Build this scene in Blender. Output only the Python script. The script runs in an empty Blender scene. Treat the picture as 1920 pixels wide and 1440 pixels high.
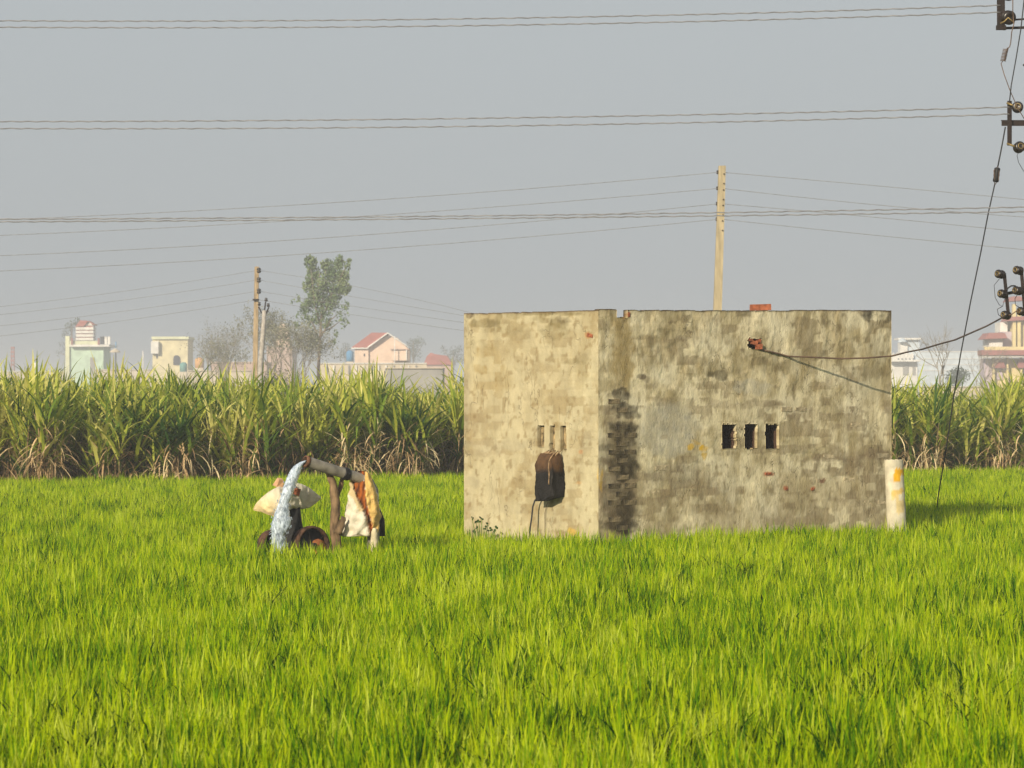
import bpy, bmesh, math, random
import numpy as np
from mathutils import Vector, Matrix
from mathutils import noise as mn0

SC = bpy.context.scene
COL = SC.collection
F = 5644.0            # focal length in photo pixels (1920 wide)
EYE = 1.84            # camera height
R = math.radians

# ------------------------------------------------------------------ camera, sky, sun
cd = bpy.data.cameras.new('camera'); cam = bpy.data.objects.new('camera', cd); COL.objects.link(cam)
cam.location = (0, 0, EYE); cam.rotation_euler = (R(90), 0, 0)
cd.sensor_width = 36; cd.lens = F / 1920 * 36; cd.shift_y = 30 / 1920
cd.clip_start = 0.5; cd.clip_end = 5000
cd.dof.use_dof = True; cd.dof.focus_distance = 34; cd.dof.aperture_fstop = 9
SC.camera = cam

SUN_EL = 21.0
SUN_AZ = (-0.465, -0.885)          # horizontal direction towards the sun
w = bpy.data.worlds.new('World'); SC.world = w; w.use_nodes = True
nt = w.node_tree; nt.nodes.clear()
sky = nt.nodes.new('ShaderNodeTexSky'); sky.sky_type = 'NISHITA'; sky.sun_disc = False
sky.sun_elevation = R(SUN_EL); sky.sun_rotation = math.atan2(SUN_AZ[0], SUN_AZ[1]) % (2 * math.pi)
sky.air_density = 1.5; sky.dust_density = 4.0; sky.ozone_density = 1.0
hs = nt.nodes.new('ShaderNodeHueSaturation'); hs.inputs['Saturation'].default_value = 0.35
mx = nt.nodes.new('ShaderNodeMix'); mx.data_type = 'RGBA'; mx.inputs[0].default_value = 0.8
mx.clamp_result = False
mx.inputs[7].default_value = (3.83, 4.20, 4.50, 1)      # even pale haze of the whole sky
bg = nt.nodes.new('ShaderNodeBackground'); bg.inputs['Strength'].default_value = 0.103
wo = nt.nodes.new('ShaderNodeOutputWorld')
nt.links.new(sky.outputs[0], hs.inputs['Color']); nt.links.new(hs.outputs[0], mx.inputs[6])
nt.links.new(mx.outputs[2], bg.inputs[0]); nt.links.new(bg.outputs[0], wo.inputs[0])

sl = bpy.data.lights.new('sun', 'SUN'); sl.energy = 4.6; sl.angle = R(0.55); sl.color = (1.0, 0.87, 0.66)
so = bpy.data.objects.new('sun', sl); COL.objects.link(so); so.location = (-20, -30, 30)
_ce = math.cos(R(SUN_EL)); _h = math.hypot(*SUN_AZ)
SUNV = Vector((SUN_AZ[0] / _h * _ce, SUN_AZ[1] / _h * _ce, math.sin(R(SUN_EL))))
so.rotation_euler = SUNV.to_track_quat('Z', 'Y').to_euler()

vs = SC.view_settings; vs.view_transform = 'Standard'; vs.look = 'None'; vs.gamma = 1; vs.exposure = 0.22
vs.use_curve_mapping = False
SC.render.engine = 'CYCLES'
cy = SC.cycles; cy.use_denoising = True; cy.max_bounces = 7; cy.diffuse_bounces = 4; cy.glossy_bounces = 3
cy.transmission_bounces = 6; cy.transparent_max_bounces = 8; cy.volume_bounces = 0
cy.caustics_reflective = False; cy.caustics_refractive = False
try: cy.denoiser = 'OPENIMAGEDENOISE'
except Exception: pass

# ------------------------------------------------------------------ helpers
rnd = random.Random(7)
def P(px, py, Y):
    """photo pixel at distance Y -> world point"""
    return Vector(((px - 960) * Y / F, Y, EYE + (750 - py) * Y / F))

def tag(o, label=None, cat=None, group=None, kind=None):
    if label: o['label'] = label
    if cat: o['category'] = cat
    if group: o['group'] = group
    if kind: o['kind'] = kind
    return o

def empty(name, loc, rz=0.0):
    o = bpy.data.objects.new(name, None); COL.objects.link(o)
    o.location = loc; o.rotation_euler = (0, 0, rz); o.empty_display_size = 0.1
    return o

class MB:
    """collects shapes into one mesh (world coordinates)"""
    def __init__(s): s.v = []; s.f = []; s.m = []; s.sm = []; s.c = []
    def add(s, vs_, fs, mi=0, smooth=False, col=None):
        b = len(s.v); s.v += [tuple(p) for p in vs_]
        for f in fs: s.f.append([b + i for i in f]); s.m.append(mi); s.sm.append(smooth)
        if col is not None: s.c += [col] * len(vs_) if not isinstance(col, list) else col
        return s
    def box(s, c, size, rot=None, mi=0, taper=1.0, jit=0.0):
        x, y, z = [d / 2 for d in size]; vs_ = []
        for sz in (-1, 1):
            t = taper if sz > 0 else 1
            for sx, sy in ((-1, -1), (1, -1), (1, 1), (-1, 1)):
                p = Vector((sx * x * t, sy * y * t, sz * z))
                if jit: p += Vector([rnd.uniform(-jit, jit) for _ in range(3)])
                if rot is not None: p = rot @ p
                vs_.append(Vector(c) + p)
        return s.add(vs_, [(0, 3, 2, 1), (4, 5, 6, 7), (0, 1, 5, 4), (1, 2, 6, 5), (2, 3, 7, 6), (3, 0, 4, 7)], mi)
    def prism(s, pts, depth, mi=0):
        """pts: list of world points (front outline), depth: Vector to the back"""
        n = len(pts); vs_ = [Vector(p) for p in pts] + [Vector(p) + Vector(depth) for p in pts]
        fs = [tuple(range(n)), tuple(range(2 * n - 1, n - 1, -1))] + [(i, i + n, (i + 1) % n + n, (i + 1) % n) for i in range(n)]
        return s.add(vs_, fs, mi)
    def tube(s, pts, rad, sides=8, mi=0, cap=True, smooth=True, flat=1.0):
        pts = [Vector(p) for p in pts]; n = len(pts)
        if not hasattr(rad, '__len__'): rad = [rad] * n
        vs_ = []; prev = None
        for i, p in enumerate(pts):
            t = (pts[min(i + 1, n - 1)] - pts[max(i - 1, 0)]).normalized()
            if prev is None:
                a = Vector((0, 0, 1)) if abs(t.z) < 0.9 else Vector((1, 0, 0))
                prev = t.cross(a).normalized()
            b = (prev - t * prev.dot(t)).normalized(); prev = b; c = t.cross(b)
            for k in range(sides):
                an = 2 * math.pi * k / sides
                vs_.append(p + b * math.cos(an) * rad[i] + c * math.sin(an) * rad[i] * flat)
        fs = [(i * sides + k, i * sides + (k + 1) % sides, (i + 1) * sides + (k + 1) % sides, (i + 1) * sides + k)
              for i in range(n - 1) for k in range(sides)]
        if cap: fs += [tuple(range(sides - 1, -1, -1)), tuple(range((n - 1) * sides, n * sides))]
        return s.add(vs_, fs, mi, smooth)
    def lathe(s, prof, o, axis, sides=16, mi=0, smooth=True):
        """prof: (distance along axis, radius)"""
        a = Vector(axis).normalized(); b = a.orthogonal().normalized(); c = a.cross(b); vs_ = []
        for h, r in prof:
            for k in range(sides):
                an = 2 * math.pi * k / sides
                vs_.append(Vector(o) + a * h + (b * math.cos(an) + c * math.sin(an)) * r)
        n = len(prof)
        fs = [(i * sides + k, i * sides + (k + 1) % sides, (i + 1) * sides + (k + 1) % sides, (i + 1) * sides + k)
              for i in range(n - 1) for k in range(sides)]
        return s.add(vs_, fs, mi, smooth)
    def mesh(s, name, mats, origin=(0, 0, 0)):
        me = bpy.data.meshes.new(name); o = Vector(origin)
        me.from_pydata([Vector(v) - o for v in s.v], [], s.f)
        for m in (mats if isinstance(mats, (list, tuple)) else [mats]): me.materials.append(m)
        me.polygons.foreach_set('material_index', s.m); me.polygons.foreach_set('use_smooth', s.sm)
        if s.c:
            ca = me.color_attributes.new('Col', 'FLOAT_COLOR', 'POINT')
            ca.data.foreach_set('color', np.array([(c[0], c[1], c[2], 1) for c in s.c], 'f').ravel())
        me.update(); return me
    def build(s, name, mats, parent=None, origin=None, **kw):
        """origin: world location of the object; for a part it is its thing's location"""
        if parent is not None:
            pm = parent; off = Vector((0, 0, 0))
            while pm is not None: off += pm.location; pm = pm.parent
            o = bpy.data.objects.new(name, s.mesh(name, mats, off)); COL.objects.link(o); o.parent = parent
        else:
            if origin is None:
                a = np.array([tuple(v) for v in s.v]); origin = ((a[:, 0].min() + a[:, 0].max()) / 2, (a[:, 1].min() + a[:, 1].max()) / 2, a[:, 2].min())
            o = bpy.data.objects.new(name, s.mesh(name, mats, origin)); COL.objects.link(o); o.location = origin
        return tag(o, **kw)

# 2-D value noise on numpy arrays
def vnoise(x, y, seed=0):
    T = np.random.RandomState(seed).rand(257, 257); T[256] = T[0]; T[:, 256] = T[:, 0]
    xi = np.floor(x).astype(int); yi = np.floor(y).astype(int); fx = x - xi; fy = y - yi
    fx = fx * fx * (3 - 2 * fx); fy = fy * fy * (3 - 2 * fy); xi &= 255; yi &= 255
    a = T[xi, yi]; b = T[xi + 1, yi]; c = T[xi, yi + 1]; d = T[xi + 1, yi + 1]
    return (a * (1 - fx) + b * fx) * (1 - fy) + (c * (1 - fx) + d * fx) * fy
def fbm(x, y, octv=4, seed=0):
    s = 0; a = 0.5; t = 0
    for k in range(octv):
        s = s + a * vnoise(x * 2 ** k, y * 2 ** k, seed + k); t += a; a *= 0.5
    return s / t
def sstep(a, b, x):
    t = np.clip((x - a) / (b - a), 0, 1); return t * t * (3 - 2 * t)

# ------------------------------------------------------------------ materials
def mat(name, col, rough=0.85, noise=0.15, scale=8.0, bump=0.0, bscale=None, spec=0.3, metal=0.0, attr=False,
        transl=0.0, randv=0.0, stretch=(1, 1, 1), dark=None):
    m = bpy.data.materials.new(name); m.use_nodes = True; t = m.node_tree; N = t.nodes; L = t.links
    b = N['Principled BSDF']; b.inputs['Roughness'].default_value = rough
    b.inputs['Specular IOR Level'].default_value = spec; b.inputs['Metallic'].default_value = metal
    tc = N.new('ShaderNodeTexCoord'); mp = N.new('ShaderNodeMapping'); mp.inputs['Scale'].default_value = stretch
    L.new(tc.outputs['Object'], mp.inputs[0])
    nz = N.new('ShaderNodeTexNoise'); nz.inputs['Scale'].default_value = scale; nz.inputs['Detail'].default_value = 6
    L.new(mp.outputs[0], nz.inputs['Vector'])
    ramp = N.new('ShaderNodeValToRGB'); e = ramp.color_ramp.elements
    dk = dark if dark else tuple(c * (1 - 2 * noise) for c in col)
    e[0].position = 0.32; e[0].color = (*dk, 1); e[1].position = 0.68
    e[1].color = (*[min(1, c * (1 + noise)) for c in col], 1)
    L.new(nz.outputs['Fac'], ramp.inputs[0]); out = ramp.outputs[0]
    if attr:
        at = N.new('ShaderNodeAttribute'); at.attribute_name = 'Col'
        mu = N.new('ShaderNodeMix'); mu.data_type = 'RGBA'; mu.blend_type = 'MULTIPLY'; mu.inputs[0].default_value = 1
        L.new(at.outputs['Color'], mu.inputs[6]); L.new(out, mu.inputs[7]); out = mu.outputs[2]
    if randv:
        oi = N.new('ShaderNodeObjectInfo'); hv = N.new('ShaderNodeHueSaturation'); mr = N.new('ShaderNodeMapRange')
        mr.inputs['To Min'].default_value = 1 - randv; mr.inputs['To Max'].default_value = 1 + randv
        L.new(oi.outputs['Random'], mr.inputs[0]); L.new(mr.outputs[0], hv.inputs['Value']); L.new(out, hv.inputs['Color']); out = hv.outputs[0]
    L.new(out, b.inputs['Base Color'])
    if bump:
        n2 = N.new('ShaderNodeTexNoise'); n2.inputs['Scale'].default_value = bscale or scale * 4; n2.inputs['Detail'].default_value = 5
        L.new(mp.outputs[0], n2.inputs['Vector'])
        bp = N.new('ShaderNodeBump'); bp.inputs['Strength'].default_value = bump; bp.inputs['Distance'].default_value = 0.02
        L.new(n2.outputs['Fac'], bp.inputs['Height']); L.new(bp.outputs[0], b.inputs['Normal'])
    if transl:
        tr = N.new('ShaderNodeBsdfTranslucent'); ms = N.new('ShaderNodeMixShader'); ms.inputs[0].default_value = transl
        L.new(out, tr.inputs[0]); L.new(b.outputs[0], ms.inputs[1]); L.new(tr.outputs[0], ms.inputs[2])
        L.new(ms.outputs[0], N['Material Output'].inputs[0])
    return m

def leaf_mat(name, cols, transl=0.4, wscale=0.15, rough=0.55, spec=0.25, randamt=0.6, amp=2.2):
    """cols: dark, mid, light - mixed by a world-space noise and a random value per tuft"""
    m = bpy.data.materials.new(name); m.use_nodes = True; t = m.node_tree; N = t.nodes; L = t.links
    b = N['Principled BSDF']; b.inputs['Roughness'].default_value = rough; b.inputs['Specular IOR Level'].default_value = spec
    ge = N.new('ShaderNodeNewGeometry'); nz = N.new('ShaderNodeTexNoise'); nz.inputs['Scale'].default_value = wscale; nz.inputs['Detail'].default_value = 5
    L.new(ge.outputs['Position'], nz.inputs['Vector'])
    oi = N.new('ShaderNodeObjectInfo'); ad = N.new('ShaderNodeMath'); ad.operation = 'MULTIPLY_ADD'
    ad.inputs[1].default_value = randamt; L.new(oi.outputs['Random'], ad.inputs[0])
    s2 = N.new('ShaderNodeMath'); s2.operation = 'MULTIPLY_ADD'; s2.inputs[1].default_value = amp; s2.inputs[2].default_value = .5 - amp / 2 - randamt / 2
    L.new(nz.outputs['Fac'], s2.inputs[0]); L.new(s2.outputs[0], ad.inputs[2])
    at = N.new('ShaderNodeAttribute'); at.attribute_name = 'Col'
    a3 = N.new('ShaderNodeMath'); a3.operation = 'ADD'; sp = N.new('ShaderNodeSeparateColor')
    L.new(at.outputs['Color'], sp.inputs[0]); L.new(ad.outputs[0], a3.inputs[0]); L.new(sp.outputs[0], a3.inputs[1])
    ramp = N.new('ShaderNodeValToRGB'); e = ramp.color_ramp.elements
    e[0].position = 0.0; e[0].color = (*cols[0], 1); e[1].position = 1.0; e[1].color = (*cols[-1], 1)
    for i, c in enumerate(cols[1:-1]):
        k = e.new((i + 1) / (len(cols) - 1)); k.color = (*c, 1)
    L.new(a3.outputs[0], ramp.inputs[0]); L.new(ramp.outputs[0], b.inputs['Base Color'])
    tr = N.new('ShaderNodeBsdfTranslucent'); ms = N.new('ShaderNodeMixShader'); ms.inputs[0].default_value = transl
    L.new(ramp.outputs[0], tr.inputs[0]); L.new(b.outputs[0], ms.inputs[1]); L.new(tr.outputs[0], ms.inputs[2])
    L.new(ms.outputs[0], N['Material Output'].inputs[0])
    return m

def plaster_mat():
    m = mat('weathered_plaster', (1, 1, 1), rough=0.93, noise=0.10, scale=9, attr=True, spec=0.12, stretch=(1, 1, 0.6))
    t = m.node_tree; N = t.nodes; L = t.links; b = N['Principled BSDF']
    mp = [n for n in N if n.type == 'MAPPING'][0]
    dis = N.new('ShaderNodeTexNoise'); dis.inputs['Scale'].default_value = 5; dis.inputs['Detail'].default_value = 4
    L.new(mp.outputs[0], dis.inputs['Vector'])
    va = N.new('ShaderNodeVectorMath'); va.operation = 'MULTIPLY_ADD'; va.inputs[1].default_value = (0.5, 0.5, 0.5)
    L.new(dis.outputs['Color'], va.inputs[0]); L.new(mp.outputs[0], va.inputs[2])
    vs2 = N.new('ShaderNodeVectorMath'); vs2.operation = 'MULTIPLY'; vs2.inputs[1].default_value = (1.3, 1.3, .4); L.new(va.outputs[0], vs2.inputs[0])
    vo = N.new('ShaderNodeTexVoronoi'); vo.feature = 'DISTANCE_TO_EDGE'; vo.inputs['Scale'].default_value = 3.2
    L.new(vs2.outputs[0], vo.inputs['Vector'])
    mr = N.new('ShaderNodeMapRange'); mr.inputs['From Min'].default_value = 0.0; mr.inputs['From Max'].default_value = 0.016
    L.new(vo.outputs[0], mr.inputs[0])
    # cracks only here and there
    n3 = N.new('ShaderNodeTexNoise'); n3.inputs['Scale'].default_value = 2.2; L.new(mp.outputs[0], n3.inputs['Vector'])
    m3 = N.new('ShaderNodeMapRange'); m3.inputs['From Min'].default_value = 0.50; m3.inputs['From Max'].default_value = 0.58
    L.new(n3.outputs['Fac'], m3.inputs[0])
    inv = N.new('ShaderNodeMath'); inv.operation = 'SUBTRACT'; inv.inputs[0].default_value = 1; L.new(mr.outputs[0], inv.inputs[1])
    cr = N.new('ShaderNodeMath'); cr.operation = 'MULTIPLY'; L.new(inv.outputs[0], cr.inputs[0]); L.new(m3.outputs[0], cr.inputs[1])
    src = b.inputs['Base Color'].links[0].from_socket
    mm = N.new('ShaderNodeMix'); mm.data_type = 'RGBA'; mm.inputs[7].default_value = (0.07, 0.055, 0.035, 1)
    sc = N.new('ShaderNodeMath'); sc.operation = 'MULTIPLY'; sc.inputs[1].default_value = 0.45; L.new(cr.outputs[0], sc.inputs[0])
    L.new(sc.outputs[0], mm.inputs[0]); L.new(src, mm.inputs[6]); L.new(mm.outputs[2], b.inputs['Base Color'])
    n4 = N.new('ShaderNodeTexNoise'); n4.inputs['Scale'].default_value = 38; n4.inputs['Detail'].default_value = 8; n4.inputs['Roughness'].default_value = 0.65
    L.new(mp.outputs[0], n4.inputs['Vector'])
    hh = N.new('ShaderNodeMath'); hh.operation = 'MULTIPLY_ADD'; hh.inputs[1].default_value = -0.8; L.new(cr.outputs[0], hh.inputs[0]); L.new(n4.outputs['Fac'], hh.inputs[2])
    bp = N.new('ShaderNodeBump'); bp.inputs['Strength'].default_value = 0.7; bp.inputs['Distance'].default_value = 0.012
    L.new(hh.outputs[0], bp.inputs['Height']); L.new(bp.outputs[0], b.inputs['Normal'])
    return m

M = {}
M['plaster'] = plaster_mat()
M['concrete'] = mat('grey_concrete', (0.36, 0.33, 0.27), noise=0.2, scale=6, bump=0.3)
M['brickred'] = mat('red_brick', (0.32, 0.10, 0.045), noise=0.25, scale=20, bump=0.4, randv=0.2)
M['brickdark'] = mat('sooty_brick', (0.15, 0.115, 0.065), noise=0.45, scale=9, bump=0.6, randv=0.4, dark=(0.03, 0.025, 0.016))
M['bricktan'] = mat('lime_washed_brick', (0.50, 0.41, 0.26), noise=0.2, scale=22, bump=0.5, randv=0.2)
M['postpaint'] = mat('white_painted_post', (0.56, 0.51, 0.385), noise=0.16, scale=7, bump=0.2, attr=True)
M['pole'] = mat('pale_concrete_pole', (0.39, 0.325, 0.205), noise=0.15, scale=3, stretch=(4, 4, 0.6), bump=0.15)
M['pole2'] = mat('brown_concrete_pole', (0.36, 0.27, 0.16), noise=0.2, scale=3, stretch=(4, 4, 0.6), bump=0.15)
M['iron'] = mat('dark_rusty_iron', (0.016, 0.008, 0.006), rough=0.8, noise=0.35, scale=14, bump=0.3, spec=0.4)
M['rust'] = mat('rusty_iron', (0.15, 0.07, 0.038), rough=0.8, noise=0.35, scale=16, bump=0.4)
M['wheelrust'] = mat('dark_wheel_rust', (0.085, 0.042, 0.024), rough=0.8, noise=0.4, scale=16, bump=0.4)
M['porcelain'] = mat('brown_glazed_porcelain', (0.014, 0.008, 0.005), rough=0.35, noise=0.2, scale=10, spec=0.6)
M['brass'] = mat('pale_brass', (0.30, 0.22, 0.09), rough=0.45, noise=0.2, metal=0.5)
M['wire'] = mat('black_wire', (0.02, 0.02, 0.022), rough=0.6, noise=0.2)
M['alu'] = mat('weathered_aluminium_wire', (0.24, 0.24, 0.25), rough=0.55, noise=0.2)
M['cable'] = mat('brown_service_cable', (0.14, 0.09, 0.06), rough=0.7, noise=0.3, scale=5)
M['pipe'] = mat('grey_iron_pipe', (0.215, 0.195, 0.16), rough=0.6, noise=0.22, scale=9, bump=0.25)
M['rubber'] = mat('black_rubber', (0.006, 0.006, 0.007), rough=0.55, noise=0.2, bump=0.2)
M['sack'] = mat('woven_white_sack', (0.72, 0.66, 0.52), rough=0.85, noise=0.13, scale=7, bump=0.8, bscale=26, attr=True, transl=0.12)
M['tarbag'] = mat('tarred_sacking', (1, 1, 1), rough=0.8, noise=0.25, scale=14, bump=0.6, bscale=70, attr=True, spec=0.25)
M['twine'] = mat('jute_twine', (0.36, 0.24, 0.13), noise=0.25, scale=30)
M['bark'] = mat('rough_bark', (0.20, 0.13, 0.07), noise=0.4, scale=18, bump=0.9, bscale=30, stretch=(1, 1, 0.4))
M['soil'] = mat('damp_soil', (0.085, 0.065, 0.04), noise=0.3, scale=3, bump=0.5)
M['ground'] = mat('field_soil', (0.13, 0.12, 0.06), noise=0.3, scale=0.05)
M['vent'] = mat('dusty_vent_infill', (0.36, 0.27, 0.14), noise=0.4, scale=16, bump=0.6)

# ------------------------------------------------------------------ ground
g = MB(); n = 48; RAD = 950
g.add([(RAD * math.cos(2 * math.pi * i / n), 120 + RAD * math.sin(2 * math.pi * i / n), 0) for i in range(n)], [tuple(range(n))])
g.build('ground', M['ground'], origin=(0, 0, 0), kind='structure', label='flat farmland stretching to the hazy horizon')

# ------------------------------------------------------------------ the pump house
C0 = Vector((162 / F * 33.2, 33.2, 0)); U = Vector((0.7398, 0.6729, 0)); V = Vector((-0.6729, 0.7398, 0))
NR = Vector((0.6729, -0.7398, 0)); NL = Vector((-0.7398, -0.6729, 0)); WL, LL = 4.934, 2.243
BH, BW = 0.0935, 0.245      # brick course height and length
def on_wall(px, py, D):
    """photo pixel -> (distance along the wall, height) on the wall through the corner with direction D"""
    a = (px - 960) / F; u = (a * C0.y - C0.x) / (D.x - a * D.y); Y = C0.y + u * D.y
    return u, EYE + (750 - py) * Y / F

def topR(u): return 2.830 + 0.10 * u / WL + 0.003 * math.sin(u * 2.1) + 0.0015 * math.sin(u * 13.7 + 1) + (0.012 if 0.0 < u < 0.27 else 0)
def topL(v): return 2.830 + 0.012 * v / LL + 0.002 * math.sin(v * 6) - 0.0

def paint(px, py, a, z, blobs, base, seed, side):
    """base colour of the plaster: weather stains with shapes of their own"""
    col = np.empty(px.shape + (3,)); col[:] = base
    cr = np.floor(z / BH); bi = np.floor(a / BW + 0.5 * (cr % 2)); h = np.modf(np.sin(bi * 127.1 + cr * 311.7 + seed) * 43758.5)[0] % 1.0
    wx = (fbm(a * 9, z * 9, 3, seed + 50) - .5); wz = (fbm(a * 9, z * 9, 3, seed + 60) - .5)
    cr2 = np.floor((z + wz * 0.05) / BH); bi2 = np.floor((a + wx * 0.09) / BW + 0.5 * (cr2 % 2))
    h2 = (np.sin(bi2 * 127.1 + cr2 * 311.7 + seed) * 43758.5) % 1.0
    def mixin(c, m):
        m = np.clip(m, 0, 1)[..., None]; col[:] = col * (1 - m) + np.array(c) * m
    big = fbm(a * 1.3, z * 1.1, 4, seed); mid = fbm(a * 3.5, z * 2.5, 4, seed + 9); st = fbm(a * 9, z * 1.4, 4, seed + 19)
    fine = fbm(a * 16, z * 14, 3, seed + 29)
    if side == 'R':
        mixin((0.62, 0.53, 0.33), sstep(.45, .66, big) * 0.5)
        mixin((0.47, 0.38, 0.21), sstep(.47, .70, mid) * 0.7)
        mixin((0.42, 0.335, 0.17), sstep(.52, .72, st) * 0.55)
        mixin((0.34, 0.265, 0.125), sstep(.48, .70, fbm(a * 5, z * 5, 5, seed + 33)) * 0.6)
        mixin((0.88, 0.80, 0.58), sstep(.48, .74, fbm(a * 2.1, z * 2.8, 5, seed + 70)) * 0.6)
        mixin((0.28, 0.215, 0.12), sstep(.48, .6, fbm(a * 2.4, z * 4.5, 4, seed + 40)) * (h2 > .5) * 0.62)
        mixin((0.30, 0.24, 0.15), sstep(1.25, 0.7, z) * sstep(.3, .5, mid) * 0.3)
        hs_ = (np.sin(np.floor(cr2 / 1) * 91.7 + np.floor(a * 1.3 + cr2 * .37) * 57.3) * 43758.5) % 1.0
        mixin((0.31, 0.24, 0.14), (hs_ > .74) * sstep(.42, .60, fbm(a * 3, z * 5, 3, seed + 44)) * sstep(2.5, 1.9, z) * .6)
        mixin((0.20, 0.155, 0.085), sstep(.60, .80, fine) * sstep(.35, .6, mid) * 0.65)
        mixin((0.30, 0.235, 0.12), sstep(.55, .78, fbm(a * 24, z * 12, 3, seed + 77)) * .5)
    else:
        mixin((0.37, 0.30, 0.17), sstep(.45, .62, mid) * (0.35 + .65 * (h2 > .45)) * 0.75)
        mixin((0.37, 0.30, 0.165), sstep(.5, .72, st) * 0.5)
        mixin((0.57, 0.51, 0.33), sstep(.5, .7, big) * 0.5)
        mixin((0.34, 0.265, 0.14), sstep(.48, .6, fbm(a * 3, z * 5, 4, seed + 40)) * (h2 > .62) * 0.55)
        mixin((0.26, 0.19, 0.09), sstep(.62, .76, fine) * 0.6)
    jx = (fbm(px / 16, py / 16, 3, seed + 80) - .5) * 26; jy = (fbm(px / 16, py / 13, 3, seed + 90) - .5) * 20
    for (cx, cy, rx, ry, s, c, br) in blobs:
        d = ((px + jx * min(1, rx / 12) - cx) / rx) ** 2 + ((py + jy * min(1, ry / 9) - cy) / ry) ** 2
        m = sstep(1.3, 0.5, d) * s * (0.65 + 0.7 * (fine - .3))
        if br: m = m * (0.25 + 0.75 * (h2 > 1 - br))
        mixin(c, m)
    return col

DK = (0.045, 0.037, 0.022); OL = (0.20, 0.16, 0.07); OC = (0.36, 0.26, 0.10); BR = (0.21, 0.15, 0.09)
RD = (0.42, 0.12, 0.05); YE = (0.70, 0.42, 0.02); LT = (0.52, 0.49, 0.39); GR = (0.30, 0.26, 0.18)
blobsR = [(1170, 655, 20, 78, .75, OC, 0), (1165, 700, 22, 40, .5, OC, 0), (1163, 600, 14, 14, .5, OC, 0), (1250, 805, 62, 52, .75, LT, 0), (1410, 725, 34, 16, .6, LT, 0),
    (1160, 820, 34, 90, .55, BR, 0), (1160, 930, 40, 85, .75, BR, 0), (1166, 850, 34, 60, .55, (.09, .07, .04), 0), (1166, 960, 34, 46, .6, (.09, .07, .04), 0), (1165, 742, 20, 12, .95, DK, 0), (1172, 765, 26, 10, .9, DK, 0), (1178, 776, 24, 7, .8, DK, 0),
    (1165, 800, 26, 14, .9, DK, 0), (1170, 822, 24, 12, .8, DK, 0), (1150, 836, 30, 7, .6, DK, 0), (1165, 850, 24, 8, .8, DK, 0), (1168, 872, 28, 20, .95, DK, 0),
    (1172, 893, 24, 8, .8, DK, 0), (1160, 915, 22, 8, .5, DK, 0), (1172, 950, 22, 26, .8, DK, 0), (1176, 985, 22, 18, .95, DK, 0), (1140, 985, 18, 9, .6, DK, 0),
    (1205, 705, 10, 6, .9, DK, 0), (1212, 708, 14, 8, .6, BR, 0), (1350, 702, 18, 10, .75, DK, 0), (1355, 690, 32, 16, .45, OL, 0), (1300, 702, 20, 5, .4, OL, 0),
    (1627, 594, 15, 11, .9, DK, 0), (1668, 594, 9, 13, .95, DK, 0), (1664, 640, 8, 45, .5, OL, 0), (1275, 633, 16, 5, .6, BR, 0), (1345, 598, 9, 9, .5, BR, 0),
    (1245, 620, 16, 8, .45, OL, 0), (1500, 775, 30, 14, .5, BR, .8), (1600, 770, 30, 9, .5, BR, .8), (1610, 800, 30, 8, .5, BR, .7), (1440, 680, 34, 20, .4, OL, 0),
    (1490, 690, 24, 30, .35, OL, 0), (1430, 758, 46, 8, .5, BR, 0), (1350, 758, 30, 8, .4, BR, 0), (1255, 890, 52, 26, .5, GR, 0), (1270, 905, 70, 40, .3, BR, .6),
    (1560, 800, 14, 6, .4, BR, 0), (1540, 858, 30, 7, .55, BR, .8), (1600, 858, 40, 7, .45, BR, .8), (1650, 852, 22, 9, .6, BR, 0), (1560, 862, 60, 6, .4, BR, 0),
    (1600, 880, 22, 16, .5, BR, 0), (1590, 945, 40, 14, .4, BR, .7), (1655, 940, 14, 10, .6, BR, 0), (1450, 830, 60, 40, .15, OL, 0), (1640, 700, 28, 60, .35, OL, 0),
    (1440, 889, 11, 4, .8, RD, 0), (1474, 917, 5, 5, 1, RD, 0), (1523, 917, 5, 5, .95, RD, 0), (1542, 902, 7, 6, .9, (.2, .09, .05), 0), (1523, 903, 10, 6, .4, BR, 0),
    (1292, 838, 7, 5, .95, YE, 0), (1305, 830, 12, 4, .5, YE, 0), (1318, 840, 8, 7, 1, YE, 0), (1322, 856, 5, 8, .9, YE, 0), (1128, 900, 3, 20, .5, YE, 0),
    (1246, 820, 8, 5, .6, BR, 0), (1415, 643, 26, 20, .4, OL, 0), (1405, 665, 16, 12, .4, OL, 0), (1167, 588, 8, 8, .8, (.4, .18, .07), 0)]
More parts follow.
